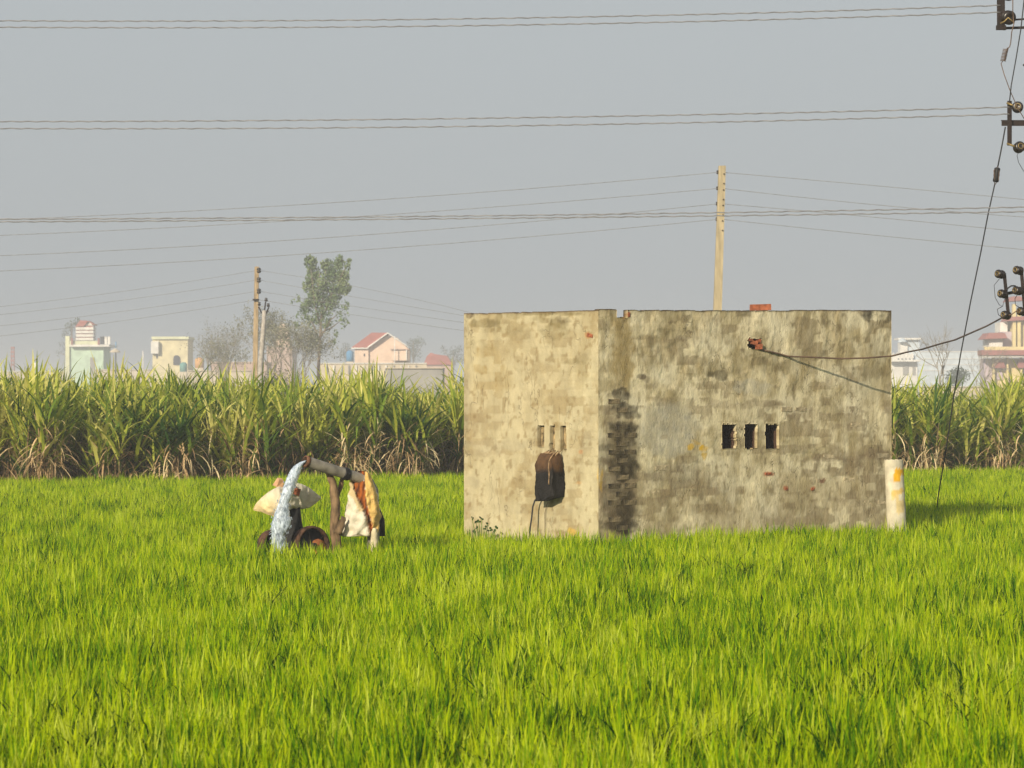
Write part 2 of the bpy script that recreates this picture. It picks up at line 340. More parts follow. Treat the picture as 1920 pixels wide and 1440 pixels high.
blobsL = [(905, 606, 26, 7, .7, OL, 0), (922, 606, 12, 6, .6, (.12, .09, .04), 0), (880, 593, 8, 6, .8, (.13, .09, .05), 0), (935, 598, 5, 16, .75, OL, 0), (958, 592, 14, 7, .6, OL, 0), (1010, 588, 40, 4, .8, OL, 0),
    (1046, 608, 18, 12, .75, OL, 0), (1055, 600, 12, 8, .6, (.13, .10, .05), 0), (1040, 622, 26, 14, .4, OL, 0), (1015, 598, 22, 6, .5, OL, 0), (1060, 588, 30, 4, .8, OL, 0),
    (1107, 629, 7, 6, .95, (.38, .16, .05), 0), (950, 615, 40, 16, .3, OL, 0), (870, 700, 12, 110, .45, GR, 0), (1080, 675, 20, 7, .5, OL, .8), (915, 675, 30, 30, .4, OC, .6),
    (930, 710, 40, 24, .35, OC, .6), (885, 780, 20, 30, .25, BR, 0), (930, 835, 70, 12, .35, GR, 0), (1110, 825, 20, 24, .3, GR, .7), (905, 850, 40, 6, .3, BR, 0), (1092, 848, 5, 4, .6, (.5, .2, .06), 0),
    (1085, 905, 6, 4, .4, (.5, .26, .07), 0), (1075, 996, 8, 6, .6, YE, 0), (1122, 895, 4, 22, .6, YE, 0), (885, 905, 14, 9, .35, GR, 0), (960, 955, 20, 12, .25, GR, 0), (1060, 960, 10, 6, .3, GR, 0), (1095, 690, 8, 30, .3, OL, 0)]

def wall(name, D, N, length, top, holes, blobs, base, seed, side, parent, thick=0.23, step=0.0155):
    nu = int(length / step); nz = int(2.95 / step)
    ui = np.linspace(0, length, nu + 1); tp = np.array([top(u) for u in ui])
    rj = np.random.RandomState(seed).rand(nu + 1)
    tp = tp - 0.005 * (vnoise(ui * 9, ui * 0, seed) > .75) + 0.004 * (rj - .5)
    A = np.repeat(ui[:, None], nz + 1, 1); Z = -0.06 + (tp[:, None] + 0.06) * np.linspace(0, 1, nz + 1)[None, :]
    X = C0.x + A * D.x; Y = C0.y + A * D.y
    px = 960 + X / Y * F; py = 750 - (Z - EYE) / Y * F
    # relief: lumps, brick courses showing through, fallen plaster, drips
    brk = sstep(.50, .64, fbm(A * 1.7, Z * 1.9, 3, seed + 3))
    cr = np.floor(Z / BH); fz = Z / BH - cr; fu = (A / BW + 0.5 * (cr % 2)) % 1
    joint = np.maximum(np.exp(-((np.minimum(fz, 1 - fz)) * BH / 0.010) ** 2), np.exp(-((np.minimum(fu, 1 - fu)) * BW / 0.010) ** 2))
    hb = (np.sin(np.floor(A / BW + 0.5 * (cr % 2)) * 12.9 + cr * 78.2) * 43758.5) % 1
    patch = sstep(.50, .54, fbm(A * 2.6, Z * 2.6, 4, seed + 5))
    disp = 0.016 * (fbm(A * 2.2, Z * 1.8, 3, seed + 1) - .5) + 0.010 * (fbm(A * 10, Z * 6, 3, seed + 2) - .5) - brk * joint * 0.0016 + brk * (hb - .5) * 0.003 + patch * 0.005
    edge = np.minimum(sstep(0, 0.05, A), sstep(0, 0.05, length - A)); disp = disp * edge
    if side == 'R': disp = disp * (1 - .85 * sstep(1128, 1140, px) * sstep(1212, 1200, px) * sstep(728, 740, py)) * (1 - .35 * sstep(720, 760, py))
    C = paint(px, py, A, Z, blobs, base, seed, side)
    C *= (1 - 0.07 * (brk * joint * fbm(A * 6, Z * 6, 2, 2) * 2)[..., None])
    rim = sstep(0.022, 0.004, tp[:, None] - Z)[..., None]; C = C * (1 - .8 * rim) + np.array((0.12, 0.065, 0.04)) * .8 * rim
    idx = np.arange((nu + 1) * (nz + 1)).reshape(nu + 1, nz + 1)
    pos = np.stack([X + N.x * disp, Y + N.y * disp, Z], -1).reshape(-1, 3)
    um = (A[:-1, :-1] + A[1:, 1:]) / 2; zm = (Z[:-1, :-1] + Z[1:, 1:]) / 2
    keep = np.ones(um.shape, bool)
    for (u0, u1, z0, z1, w_) in holes:
        jj = w_ * 2 * (fbm(zm * 30, um * 30, 2, seed + 7) - .5)
        keep &= ~((um > u0 + jj) & (um < u1 + jj) & (zm > z0 + jj) & (zm < z1 + jj))
    q = np.stack([idx[:-1, :-1], idx[1:, :-1], idx[1:, 1:], idx[:-1, 1:]], -1)
    if side == 'L': q = q[..., ::-1]
    faces = q[keep].tolist()
    pad = np.zeros((nu + 2, nz + 2), bool); pad[1:-1, 1:-1] = keep
    bedges = []
    for i in range(nu):                        # edges between kept and empty cells
        for j in np.nonzero(keep[i])[0]:
            if not pad[i + 1, j]: bedges.append((idx[i, j], idx[i + 1, j])) if j > 0 else None
            if not pad[i + 1, j + 2]: bedges.append((idx[i + 1, j + 1], idx[i, j + 1]))
            if not pad[i, j + 1] and i > 0: bedges.append((idx[i, j + 1], idx[i, j]))
            if not pad[i + 2, j + 1]: bedges.append((idx[i + 1, j], idx[i + 1, j + 1]))
    cl = C.reshape(-1, 3); newv = {}; ev = []; ec = []; base_n = len(pos)
    def ring(k, d, c, key_):
        """copy of rim vertex k set back by d into the wall"""
        if (k, key_) not in newv:
            newv[(k, key_)] = base_n + len(ev); p = pos[k]; ev.append((p[0] - N.x * d, p[1] - N.y * d, p[2])); ec.append(c)
        return newv[(k, key_)]
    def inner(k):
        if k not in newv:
            newv[k] = base_n + len(ev); p = pos[k]; tk = thick if p[2] < 2.70 else .07; ev.append((p[0] - N.x * tk, p[1] - N.y * tk, p[2])); ec.append(cl[k] * 0.12)  # set-back edge darkened as well, shade put into its colour
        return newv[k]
    nrim = 0
    for a, b in bedges:
        a, b = int(a), int(b)
        if .5 < pos[a][2] < 2.70 and pos[b][2] < 2.70 and A.reshape(-1)[a] > .1 and A.reshape(-1)[a] < length - .1:   # opening sides painted near-black past the front edge, imitating shade
            jamb_shade = np.array((0.075, 0.045, 0.03)); am, bm_ = ring(a, .045, cl[a] * .95, 0), ring(b, .045, cl[b] * .95, 0)
            am2, bm2 = ring(a, .047, jamb_shade, 1), ring(b, .047, jamb_shade, 1)
            fl = [[a, b, bm_, am], [am, bm_, bm2, am2], [am2, bm2, ring(b, thick, jamb_shade, 2), ring(a, thick, jamb_shade, 2)]]
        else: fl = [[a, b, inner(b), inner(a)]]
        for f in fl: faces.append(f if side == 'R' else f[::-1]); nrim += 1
    mb = MB(); allv = np.vstack([pos, np.array(ev)]) if ev else pos; allc = np.vstack([cl, np.array(ec)]) if ev else cl
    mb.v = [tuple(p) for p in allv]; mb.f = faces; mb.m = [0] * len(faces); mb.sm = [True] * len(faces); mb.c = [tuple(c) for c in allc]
    # flat-shade the extruded rims
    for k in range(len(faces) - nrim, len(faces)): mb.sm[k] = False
    return mb.build(name, M['plaster'], parent)

hut = tag(empty('pump_house', C0), 'weathered flat roofed plastered brick hut standing in the green wheat', 'hut')
holesR = []
for (x0, x1) in ((1354, 1381), (1395.5, 1420), (1435, 1461)):
    u0, z1 = on_wall(x0, 795, U); u1, z0 = on_wall(x1, 841, U); holesR.append((u0, u1, z0, z1, 0.012))
u0, z1 = on_wall(1402, 634, U); u1, z0 = on_wall(1428, 655, U); holesR.append((u0, u1, z0, z1, 0.02)); cabhole = (u0, u1, z0, z1)
u0, z1 = on_wall(1156, 570, U); u1, z0 = on_wall(1177, 596, U); holesR.append((u0, u1, z0, z1, 0.006))
holesL = []
for (x0, x1, y1) in ((1009, 1021, 838), (1031, 1041, 846), (1051, 1062, 843)):
    a, z1 = on_wall(x1, 797, V); b, z0 = on_wall(x0, y1, V); holesL.append((a, b, z0, z1, 0.008))
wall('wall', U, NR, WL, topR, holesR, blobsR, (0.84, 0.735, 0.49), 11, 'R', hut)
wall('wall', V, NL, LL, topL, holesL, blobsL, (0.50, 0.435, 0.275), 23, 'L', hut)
def hp(u, v, z): return C0 + U * u + V * v + Vector((0, 0, z))
ROT = Matrix((U, V, Vector((0, 0, 1)))).transposed()
for (u, v, su, sv) in (((WL) / 2, LL - 0.12, WL - 0.5, 0.23), (WL - 0.125, LL / 2 + 0.115, 0.23, LL - 0.24)):
    MB().box(hp(u, v, 1.405), (su, sv, 2.83), ROT).build('wall', M['concrete'], hut)
MB().box(hp(WL / 2, LL / 2, 2.62), (WL - 0.5, LL - 0.5, 0.12), ROT).build('roof_slab', M['concrete'], hut)
for (a, b, z0, z1, _) in holesL:      # the side slots are bricked up a hand's width in
    m_ = MB().box(C0 + V * (a + b) / 2 - NL * 0.085 + Vector((0, 0, (z0 + z1) / 2)), (0.07, b - a + 0.06, z1 - z0 + 0.06), ROT, jit=0.004)
    m_.build('vent_infill', M['vent'], hut)

# bricks the plaster has worn off: separate pieces in their real courses
def brick_mesh(seed, w_=0.222, h_=0.074, th=0.026, mat_=None, name='brick'):
    r = random.Random(seed); pts = []
    for (x, y) in ((-1, -1), (-.5, -1), (0, -1), (.5, -1), (1, -1), (1, 0), (1, 1), (.5, 1), (0, 1), (-.5, 1), (-1, 1), (-1, 0)):
        pts.append((x * w_ / 2 * (1 - r.random() * 0.07), y * h_ / 2 * (1 - r.random() * 0.22)))
    n = len(pts); v = [(x, 0.0, y) for x, y in pts] + [(x * .93, -th + r.uniform(-.003, .002), y * .84) for x, y in pts] + [(0, -th - .001, 0)]
    f = [(i, (i + 1) % n, n + (i + 1) % n, n + i) for i in range(n)] + [(n + i, n + (i + 1) % n, 2 * n) for i in range(n)]
    me = bpy.data.meshes.new(name); me.from_pydata(v, [], f); me.materials.append(mat_); me.update(); return me
bm_dark = [brick_mesh(k, mat_=M['brickdark']) for k in range(5)]; bm_tan = [brick_mesh(10 + k, mat_=M['bricktan']) for k in range(4)]
bm_half = [brick_mesh(20 + k, w_=0.10, mat_=M['brickdark']) for k in range(3)]
ANG = math.atan2(U.y, U.x)
def lay(meshes, px, py, proud, half=False):
    u, z = on_wall(px, py, U); c = math.floor(z / BH); off = 0.5 * (c % 2)
    b = math.floor(u / BW + off); u = (b - off + 0.5) * BW; z = (c + 0.5) * BH
    q_ = C0 + U * u
    if u < 0.13 or (c, b) in laid or (meshes is bm_dark and 960 + q_.x / q_.y * F > 1186): return
    laid.add((c, b)); o = bpy.data.objects.new('brick', rnd.choice(meshes)); COL.objects.link(o); o.parent = hut
    o.location = U * u + Vector((0, 0, z)) + NR * (proud - 0.0245); o.rotation_euler = (rnd.uniform(-.015, .015), 0, ANG)
    o.scale = (rnd.uniform(.9, 1.02), 1, rnd.uniform(.85, 1.0))
laid = set()
for py, xs in ((745, (1165,)), (763, (1145, 1180)), (776, (1150, 1165, 1190)), (798, (1150, 1180)), (812, (1140, 1160, 1190)), (827, (1155, 1185)), (848, (1150, 1175)), (866, (1140, 1160, 1190)),
               (882, (1155, 1185)), (897, (1150, 1170,)), (915, (1160, 1185)), (932, (1140, 1175)), (948, (1160, 1190)), (965, (1150, 1175,)), (982, (1150, 1180)), (994, (1165, 1195))):
    for x in xs:
        if rnd.random() < .72: lay(bm_dark, x, py, 0.0008 + rnd.random() * .0022)
for px, py in ((1480, 770), (1512, 770), (1590, 770), (1610, 800), (1545, 857), (1655, 850), (1240, 885), (1215, 930), (1600, 895), (1620, 935), (1655, 945), (1530, 905)):
    lay(bm_tan, px, py, rnd.random() * .0025 - 0.001)
# chipped spots where red brick shows, and the broken bricks round the cable hole
for px, py, sx, sz in ((1440, 888, .5, .45), (1474, 917, .20, .5), (1523, 917, .22, .55), (1179, 590, .16, .9)):
    u, z = on_wall(px, py, U); o = bpy.data.objects.new('brick', brick_mesh(int(px), mat_=M['brickred'])); COL.objects.link(o); o.parent = hut
    o.location = U * u + Vector((0, 0, z)) - NR * 0.017; o.rotation_euler = (0, 0, ANG); o.scale = (sx, 1, sz)
u0, u1, z0, z1 = cabhole
for (du, dz, dn, sx, sz, ry, rz_) in ((0.135, 0.075, -0.05, .45, .8, .2, .3), (0.19, 0.03, -0.012, .3, 1.2, 1.5, .4), (0.05, 0.115, -0.06, .5, .7, .1, 0), (0.20, 0.10, -0.05, .3, .7, .1, .2)):
    o = bpy.data.objects.new('brick', brick_mesh(int(du * 900), th=.05, mat_=M['brickred'])); COL.objects.link(o); o.parent = hut
    o.location = U * (u0 + du) + Vector((0, 0, z0 + dz)) + NR * dn; o.rotation_euler = (0, ry, ANG - rz_); o.scale = (sx, 1, sz)
a, z = on_wall(1107, 629, V); o = bpy.data.objects.new('brick', brick_mesh(77, mat_=M['brickred'])); COL.objects.link(o); o.parent = hut
o.location = V * a + Vector((0, 0, z)) - NL * 0.016; o.rotation_euler = (0, 0.2, math.atan2(V.y, V.x) + math.pi); o.scale = (.45, 1, .7)

# loose brick on the parapet
u, _ = on_wall(1440, 580, U); lb = MB(); zt = topR(u) + 0.001
lb.box(hp(u, 0.12, zt + 0.036), (0.235, 0.11, 0.07), ROT @ Matrix.Rotation(-0.62, 3, 'Z') @ Matrix.Rotation(-0.03, 3, 'Y'), jit=0.003)
lb.build('loose_brick', M['brickred'], label='single red brick lying loose on top of the hut parapet', cat='brick')

# ------------------------------------------------------------------ covered box hanging on the sunlit side wall
def loft(rings, cols=None, close=True, mi=0, mb=None):
    mb = mb or MB(); n = len(rings[0]); vs_ = [p for r_ in rings for p in r_]
    fs = [(i * n + k, i * n + (k + 1) % n, (i + 1) * n + (k + 1) % n, (i + 1) * n + k) for i in range(len(rings) - 1) for k in range(n)]
    if close: fs += [tuple(range(n - 1, -1, -1)), tuple(range((len(rings) - 1) * n, len(rings) * n))]
    return mb.add(vs_, fs, mi, True, cols)
vb, _ = on_wall(1059, 900, V)
BXD, BXW = 0.20, 0.27
bag = tag(empty('hanging_bag', C0 + V * (vb + BXW / 2) + NL * 0.1 + Vector((0, 0, 0.72))), 'black tarred sack tied round a switch box below the three side slots', 'bag')
rings = []; cols = []; rb = random.Random(5)
for i in range(26):
    t = i / 25; z = 0.735 + 0.50 * t; sw = 1.0 - 0.14 * t - 0.22 * max(0, (t - .72) / .28) ** 1.6; sd = 0.93 + 0.07 * math.sin(t * 3) - 0.45 * max(0, (t - .75) / .25) ** 1.3
    ring = []
    for k in range(40):
        an = 2 * math.pi * k / 40; cx = math.copysign(abs(math.cos(an)) ** .16, math.cos(an)); sy = math.copysign(abs(math.sin(an)) ** .16, math.sin(an))
        nn = (math.sin(k * 1.3 + t * 5) + math.sin(k * .55 - t * 9 + 1)) * 0.007 + rb.uniform(-.0025, .0025)
        d_ = BXD * (0.5 + 0.5 * sy * sd) ; d_ = max(d_, 0.012)
        p = C0 + V * (vb + BXW / 2 + BXW / 2 * cx * sw + nn + (0.015 if cx > 0 else -0.01) * t) + NL * (d_ + nn) + Vector((0, 0, z + 0.03 * (1 - t) * (-cx) + 0.012 * math.sin(k * .9) * (t > .9) - (0.02 if (sy > 0 and abs(cx) < .6 and t < .1) else 0)))
        ring.append(p)
        b = sstep(.60, .70, t + 0.07 * mn0.noise(Vector((k * .35, t * 6, 2))) + .03 * math.sin(k * .7)); fl = 0.25 if (abs(k - 14) < 2 and .12 < t < .5) else 0
        c = np.array((0.018, 0.016, 0.015)) * (1 - b) + np.array((0.11, 0.058, 0.026)) * b + np.array((.10, .09, .07)) * fl
        cols.append(tuple(c))
    rings.append(ring)
loft(rings, cols).build('sacking', M['tarbag'], bag)
tw = MB()
for k in range(3):
    x = vb + 0.035 + k * 0.006; pts = []
    for i in range(12):
        t = i / 11; pts.append(C0 + V * (x + 0.006 * math.sin(i * 1.1 + k)) + NL * (BXD * (.96 - .4 * max(0, (t - .75) / .25)) + 0.012) + Vector((0, 0, 0.90 + 0.36 * t)))
    tw.tube(pts, 0.0028, 5)
tw.build('twine', M['twine'], bag)
for k in range(7):       # frayed knots up to the slots
    x = vb + rb.uniform(.0, .26); t0 = C0 + V * x + NL * 0.09 + Vector((0, 0, 1.20 + rb.uniform(-.02, .03)))
    x2 = x + rb.uniform(-.04, .04); pts = [t0, t0 + NL * 0.02 + Vector((0, 0, .03)), C0 + V * x2 + NL * 0.012 + Vector((0, 0, 1.26 + rb.uniform(0, .04)))]
    MB().tube(pts, [0.007, 0.010, 0.004], 6).build('tie', M['twine'], bag)
pts = [P(x, y, 33.80 - (y - 930) * 0.0005) for x, y in ((1008, 934), (1003, 938), (999, 950), (997, 970), (994, 990), (992, 1040))]
MB().tube(pts, 0.010, 6).build('hanging_cable', M['wire'], None, label='black cord running from the hanging bag down into the wheat', cat='cable')
a_, z_ = on_wall(1031, 942, V); q = C0 + V * a_
pts = [q + NL * 0.03 + Vector((0, 0, z_)), q + V * 0.03 + NL * 0.02 + Vector((0, 0, z_ - .03)), q + V * 0.06 + NL * 0.02 + Vector((0, 0, z_ - .12)), q + V * 0.055 + NL * 0.02 + Vector((0, 0, 0))]
MB().tube(pts, 0.004, 5).build('cord_shadow', M['cable'], None, label='thin brown strand imitating the shadow of the cord on the wall under the bag', cat='wire')  # added strand, stands in for the shadow the cord throws on the wall

# ------------------------------------------------------------------ white post with yellow paint
Yp = 35.75; pc = Vector(((1682 - 960) / F * Yp, Yp, 0)); mbp = MB(); S = 40; H = 1.13; rows = 46; cols = []; vv = []
for i in range(rows + 1):
    t = i / rows; rr = 0.117 * (1.0 - 0.05 * t) + 0.0006 * math.sin(i * .7)
    for k in range(S):
        an = 2 * math.pi * k / S; r2 = rr + 0.002 * math.sin(k * 2.3 + i * .6)
        p = pc + Vector((r2 * math.cos(an) - 0.05 * t + .01, r2 * math.sin(an), H * t + (0.004 * math.sin(k * 1.9) if i == rows else 0))); vv.append(p)
        x = 960 + p.x / p.y * F; y = 750 - (p.z - EYE) / p.y * F; c = (1, 1, 1)
        if p.y < pc.y:
            j = 5 * (mn0.noise(Vector((x * .25, y * .25, 3))) + .5 * mn0.noise(Vector((x * .7, y * .7, 9))))
            if (1677 + j * .5 < x < 1695 and 879 + j * .6 < y < 890 + j * .4) or (1676 < x < 1688 + j * .5 and 888 <= y < 904 + j * .6): c = (1.05, .62, .03)
            elif (1672 < x < 1696 and 915 + (1696 - x) * .25 < y + j * .5 < 924 + (1696 - x) * .25) : c = (1.03, .80, .36)
            elif (1671 < x < 1684 and 918 < y + j < 938): c = (1.03, .88, .55)
            elif (1680 < x < 1696 and 938 < y + j < 962): c = (1.03, .90, .6)
        cols.append(c)
ff = [(i * S + k, i * S + (k + 1) % S, (i + 1) * S + (k + 1) % S, (i + 1) * S + k) for i in range(rows) for k in range(S)]
mbp.add(vv, ff, 0, True, cols)
post = mbp.build('marker_post', M['postpaint'], None, origin=pc, label='short thick whitewashed concrete post daubed with yellow paint at the hut corner', cat='post')
# closed, slightly dished top
tb = MB(); top_r = vv[-S:]; cen = sum((Vector(p) for p in top_r), Vector()) / S
tb.add(top_r + [cen + (Vector(p) - cen) * .8 - Vector((0, 0, .03)) for p in top_r] + [cen - Vector((0, 0, .03))],
       [(k, (k + 1) % S, S + (k + 1) % S, S + k) for k in range(S)] + [(S + k, S + (k + 1) % S, 2 * S) for k in range(S)], 0, False, (1, 1, 1))
tb.c = [(1, 1, 1)] * len(tb.v); tb.build('top', M['postpaint'], post)

# ------------------------------------------------------------------ tube well: outlet pipe, water, sacks, wheels
YW = 31.7
# outlet pipe
def lerp(a, b, t): return a + (b - a) * t
pA = P(573, 865, YW - 0.12); pB = P(682, 899, YW + 0.25); ax = (pB - pA).normalized()
pump = tag(empty('outlet_pipe', P(683, 1000, YW + .25)), 'grey iron outlet pipe of the tube well pouring out water', 'pipe')
Lp = (pB - pA).length
mp_ = MB().lathe([(0, 0.047), (0, 0.056), (0.02, 0.058), (0.3, 0.057), (Lp, 0.056)], pA, ax, 28)
mp_.build('barrel', M['pipe'], pump)
MB().lathe([(-0.012, 0.046), (-0.012, 0.062), (0.03, 0.062), (0.03, 0.056)], pA, ax, 28).build('rim', M['rust'], pump)
MB().lathe([(0, 0.0475), (0.35, 0.046), (0.36, 0.0)], pA, ax, 20).build('bore', M['rust'], pump)
MB().tube([pB - ax * 0.01, pB + ax * 0.06 + Vector((0, 0, -.03)), pB + Vector((.09, .03, -.12)), pB + Vector((.10, .03, -.5)), pB + Vector((.10, .03, -1.2))], 0.066, 16).build('elbow', M['pipe'], pump)
# water jet
wr = random.Random(3); rings = []; NW = 90; K = 44
keys = [(570, 864, 15, -.02), (563, 869, 19, 0), (556, 878, 22, .02), (550, 893, 24, .04), (544, 910, 24, .06), (538, 928, 22, .08), (531, 945, 22, .09), (528, 960, 27, .10), (528, 975, 33, .10), (526, 990, 35, .1), (522, 1005, 26, .1), (523, 1022, 26, .1), (523, 1060, 28, .1)]
def key(t):
    f_ = t * (len(keys) - 1); i = min(int(f_), len(keys) - 2); f_ -= i
    return [lerp(keys[i][j], keys[i + 1][j], f_) for j in range(4)]
from mathutils import noise as mn
for i in range(NW):
    t = i / (NW - 1); x, y, wd, dy = key(t); c = P(x, y, YW - 0.12 - dy); hw = wd / 2 * YW / F; ring = []
    for k in range(K):
        an = 2 * math.pi * k / K; d_ = Vector((math.cos(an), math.sin(an) * .9, 0.30 * math.cos(an) * (1 - t)))
        q = c + d_ * hw
        nz_ = mn.fractal(q * 12 + Vector((0, 0, t * 3)), 0.8, 2.1, 4)
        ring.append(c + d_ * hw * (1 + (0.04 + 0.15 * t) * nz_))
    rings.append(ring)
mw = loft(rings, None)
water = bpy.data.materials.new('foaming_water'); water.use_nodes = True; t_ = water.node_tree; b = t_.nodes['Principled BSDF']
b.inputs['Roughness'].default_value = 0.12; b.inputs['IOR'].default_value = 1.33
vz = t_.nodes.new('ShaderNodeTexNoise'); vz.inputs['Scale'].default_value = 32; vz.inputs['Detail'].default_value = 6; vz.inputs['Roughness'].default_value = 0.7
tcc = t_.nodes.new('ShaderNodeTexCoord'); mpp = t_.nodes.new('ShaderNodeMapping'); mpp.inputs['Scale'].default_value = (1, 1, .55)
t_.links.new(tcc.outputs['Object'], mpp.inputs[0]); t_.links.new(mpp.outputs[0], vz.inputs['Vector'])
rp = t_.nodes.new('ShaderNodeValToRGB'); e = rp.color_ramp.elements; e[0].position = .34; e[0].color = (.34, .43, .56, 1); e[1].position = .66; e[1].color = (.70, .79, .90, 1)
t_.links.new(vz.outputs['Fac'], rp.inputs[0]); t_.links.new(rp.outputs[0], b.inputs['Base Color'])
tw_ = t_.nodes.new('ShaderNodeMapRange'); tw_.inputs['To Min'].default_value = .65; tw_.inputs['To Max'].default_value = 0.15; tw_.inputs['From Min'].default_value = .4; tw_.inputs['From Max'].default_value = .6
t_.links.new(vz.outputs['Fac'], tw_.inputs[0]); t_.links.new(tw_.outputs[0], b.inputs['Transmission Weight'])
bpn = t_.nodes.new('ShaderNodeBump'); bpn.inputs['Strength'].default_value = .5; bpn.inputs['Distance'].default_value = .02
t_.links.new(vz.outputs['Fac'], bpn.inputs['Height']); t_.links.new(bpn.outputs[0], b.inputs['Normal'])
jet = mw.build('water_jet', water, None, label='foaming stream of water falling from the outlet pipe mouth', cat='water')
dr = MB()
for k in range(130):
    t = wr.random() ** .6; x, y, wd, dy = key(t); s_ = wr.choice((-1, 1)); c = P(x + s_ * (wd / 2 + wr.uniform(-2, 1 + 4 * t)), y + wr.uniform(-4, 4), YW - 0.12 - dy - wr.uniform(-.05, .08)); r_ = wr.uniform(.003, .009)
    dr.add([c + Vector((r_, 0, 0)), c - Vector((r_, 0, 0)), c + Vector((0, r_, 0)), c - Vector((0, r_, 0)), c + Vector((0, 0, r_ * 1.5)), c - Vector((0, 0, r_ * 1.5))],
           [(0, 2, 4), (2, 1, 4), (1, 3, 4), (3, 0, 4), (2, 0, 5), (1, 2, 5), (3, 1, 5), (0, 3, 5)], 0, True)
dr.build('spray', water, jet, kind='stuff')

# forked wooden prop
fk = tag(empty('forked_prop', P(628, 1060, YW + .12)), 'rough forked tree branch propping up the iron outlet pipe', 'prop')
def branch(pts, rad, Y, seed, sides=14):
    pts = [P(x, y, Y) for x, y in pts]; out = []; rr = []
    for i in range(len(pts) - 1):
        for s_ in range(4):
            t = s_ / 4; out.append(pts[i].lerp(pts[i + 1], t) + Vector((mn.noise(Vector((i + t, seed, 0))) * .02, 0, 0))); rr.append(lerp(rad[i], rad[i + 1], t) * (1 + .12 * mn.noise(Vector((i * 3 + t * 5, seed, 3)))))
    out.append(pts[-1]); rr.append(rad[-1]); return MB().tube(out, rr, sides)
branch([(631, 1060), (630, 1010), (628, 970), (628, 935), (624, 905), (615, 882), (611, 872)], [.056, .054, .052, .050, .040, .034, .03], YW + .14, 1).build('stem', M['bark'], fk)
branch([(629, 940), (634, 922), (640, 905), (646, 890), (652, 868)], [.036, .028, .024, .022, .012], YW + .26, 2).build('fork_arm', M['bark'], fk)
branch([(632, 1000), (640, 985), (644, 974), (642, 968)], [.04, .04, .03, .015], YW + .03, 3).build('knot', M['bark'], fk)
st = MB()
for k in range(4):
    c = lerp(pA, pB, .655 + k * .018); st.lathe([(-.008, .058), (0, .067), (.010, .068), (.016, .058)], c, ax + Vector((0, .06 * (k - 1), .04 * k)), 18)
st.build('rubber_strap', M['rubber'], None, label='black rubber strap tying the pipe to the forked prop', cat='strap')

# sacks
CW = (1, 1, 1); CY = (1.1, .74, .20); CO = (.66, .20, .03); CR = (.08, .025, .015)
def sack_rows(rowsx, Yc, dep, groove, name, label, yellow=None, n=64):
    """rowsx: list of (py, xleft, xright); a sack standing or hanging over something, with folds"""
    pys = [r[0] for r in rowsx]; rings = []; cols = []; NR_ = 48
    for i in range(NR_):
        t = i / (NR_ - 1); y = lerp(pys[0], pys[-1], t); xl = float(np.interp(y, pys, [r[1] for r in rowsx])); xr = float(np.interp(y, pys, [r[2] for r in rowsx]))
        ring = []
        for k in range(n):
            an = 2 * math.pi * k / n; cx = (xl + xr) / 2 + (xr - xl) / 2 * math.cos(an); dd = -math.sin(an) * dep * (.35 + .65 * math.sin(min(1, t * 1.6 + .15) * math.pi / 2))
            fold = .012 * math.sin(an * 9 + 2.2 * math.sin(t * 4)) * (.3 + t) + .010 * mn.noise(Vector((an * 2, t * 9, 4))) * 2 + .007 * math.sin(t * 38 + an * 3) * sstep(.5, .75, t) + .016 * mn.fractal(Vector((an * 3, t * 6, 8)), 1, 2, 4)
            c = CW; inn = 0
            if dd < 0 and groove:
                gl, gr = groove(y)
                j = 2.0 * mn.noise(Vector((y * .15, 0, 0)))
                m_ = sstep(gl - 1.5 + j, gl + 1.5 + j, cx) * sstep(gr + 1.5 + j, gr - 1.5 + j, cx)
                inn = 0.085 * m_
                s_ = .38 + .38 * math.sin(cx * .62 + y * .10 + 3 * mn.noise(Vector((cx * .2, y * .05, 2))))
                co = np.array(CO) * s_ + np.array(CR) * (1 - s_)
                if cx > gr: c = tuple(np.array(CW) * .0 + np.array(CY) * .85 + np.array(CW) * .15)
                elif gl - 9 < cx < gl and y < 960: c = (.85, .72, .5)
                c = tuple(np.array(c) * (1 - m_) + co * m_)
            p = P(cx, y, Yc + dd); rad = Vector((math.cos(an), -math.sin(an), 0))
            p += rad * fold * (1 if inn == 0 else .5); p.y += inn
            p.z += .012 * math.sin(an * 5) * (t > .97)
            ring.append(p); cols.append(tuple(c))
        rings.append(ring)
    return loft(rings, cols).build(name, M['sack'], None, label=label, cat='sack')
sack_rows([(883, 672, 686), (888, 668, 692), (895, 663, 696), (905, 657, 700), (925, 655, 706), (945, 651, 709), (965, 647, 712), (985, 642, 712), (997, 639, 709), (1004, 640, 702)],
          YW + .22, .16, lambda y: (float(np.interp(y, [895, 905, 930, 950, 975, 1004], [664, 660, 667, 679, 689, 693])), float(np.interp(y, [895, 905, 930, 950, 975, 1004], [684, 684, 685, 689, 695, 702]))),
          'draped_sack', 'tall white sack draped over the pipe elbow, split open on orange cloth')
# black rag and pale rag at its right foot
MB().tube([P(710, 955, YW + .35), P(713, 975, YW + .35), P(712, 1005, YW + .35)], [.02, .05, .06], 10).build('dark_rag', M['rubber'], None, label='dark rag hanging behind the right edge of the tall sack', cat='rag')
rg = loft([[P(702 + 6.5 * math.cos(2 * math.pi * k / 20) * wv, y, YW + .1 + .05 * math.sin(2 * math.pi * k / 20)) for k in range(20)] for y, wv in ((990, .5), (997, .9), (1005, 1.0), (1015, 1.15), (1040, 1.2))], [(1, .95, .8)] * 100)
rg.build('pale_rag', M['sack'], None, label='pale cloth end lying in the wheat below the tall sack', cat='rag')
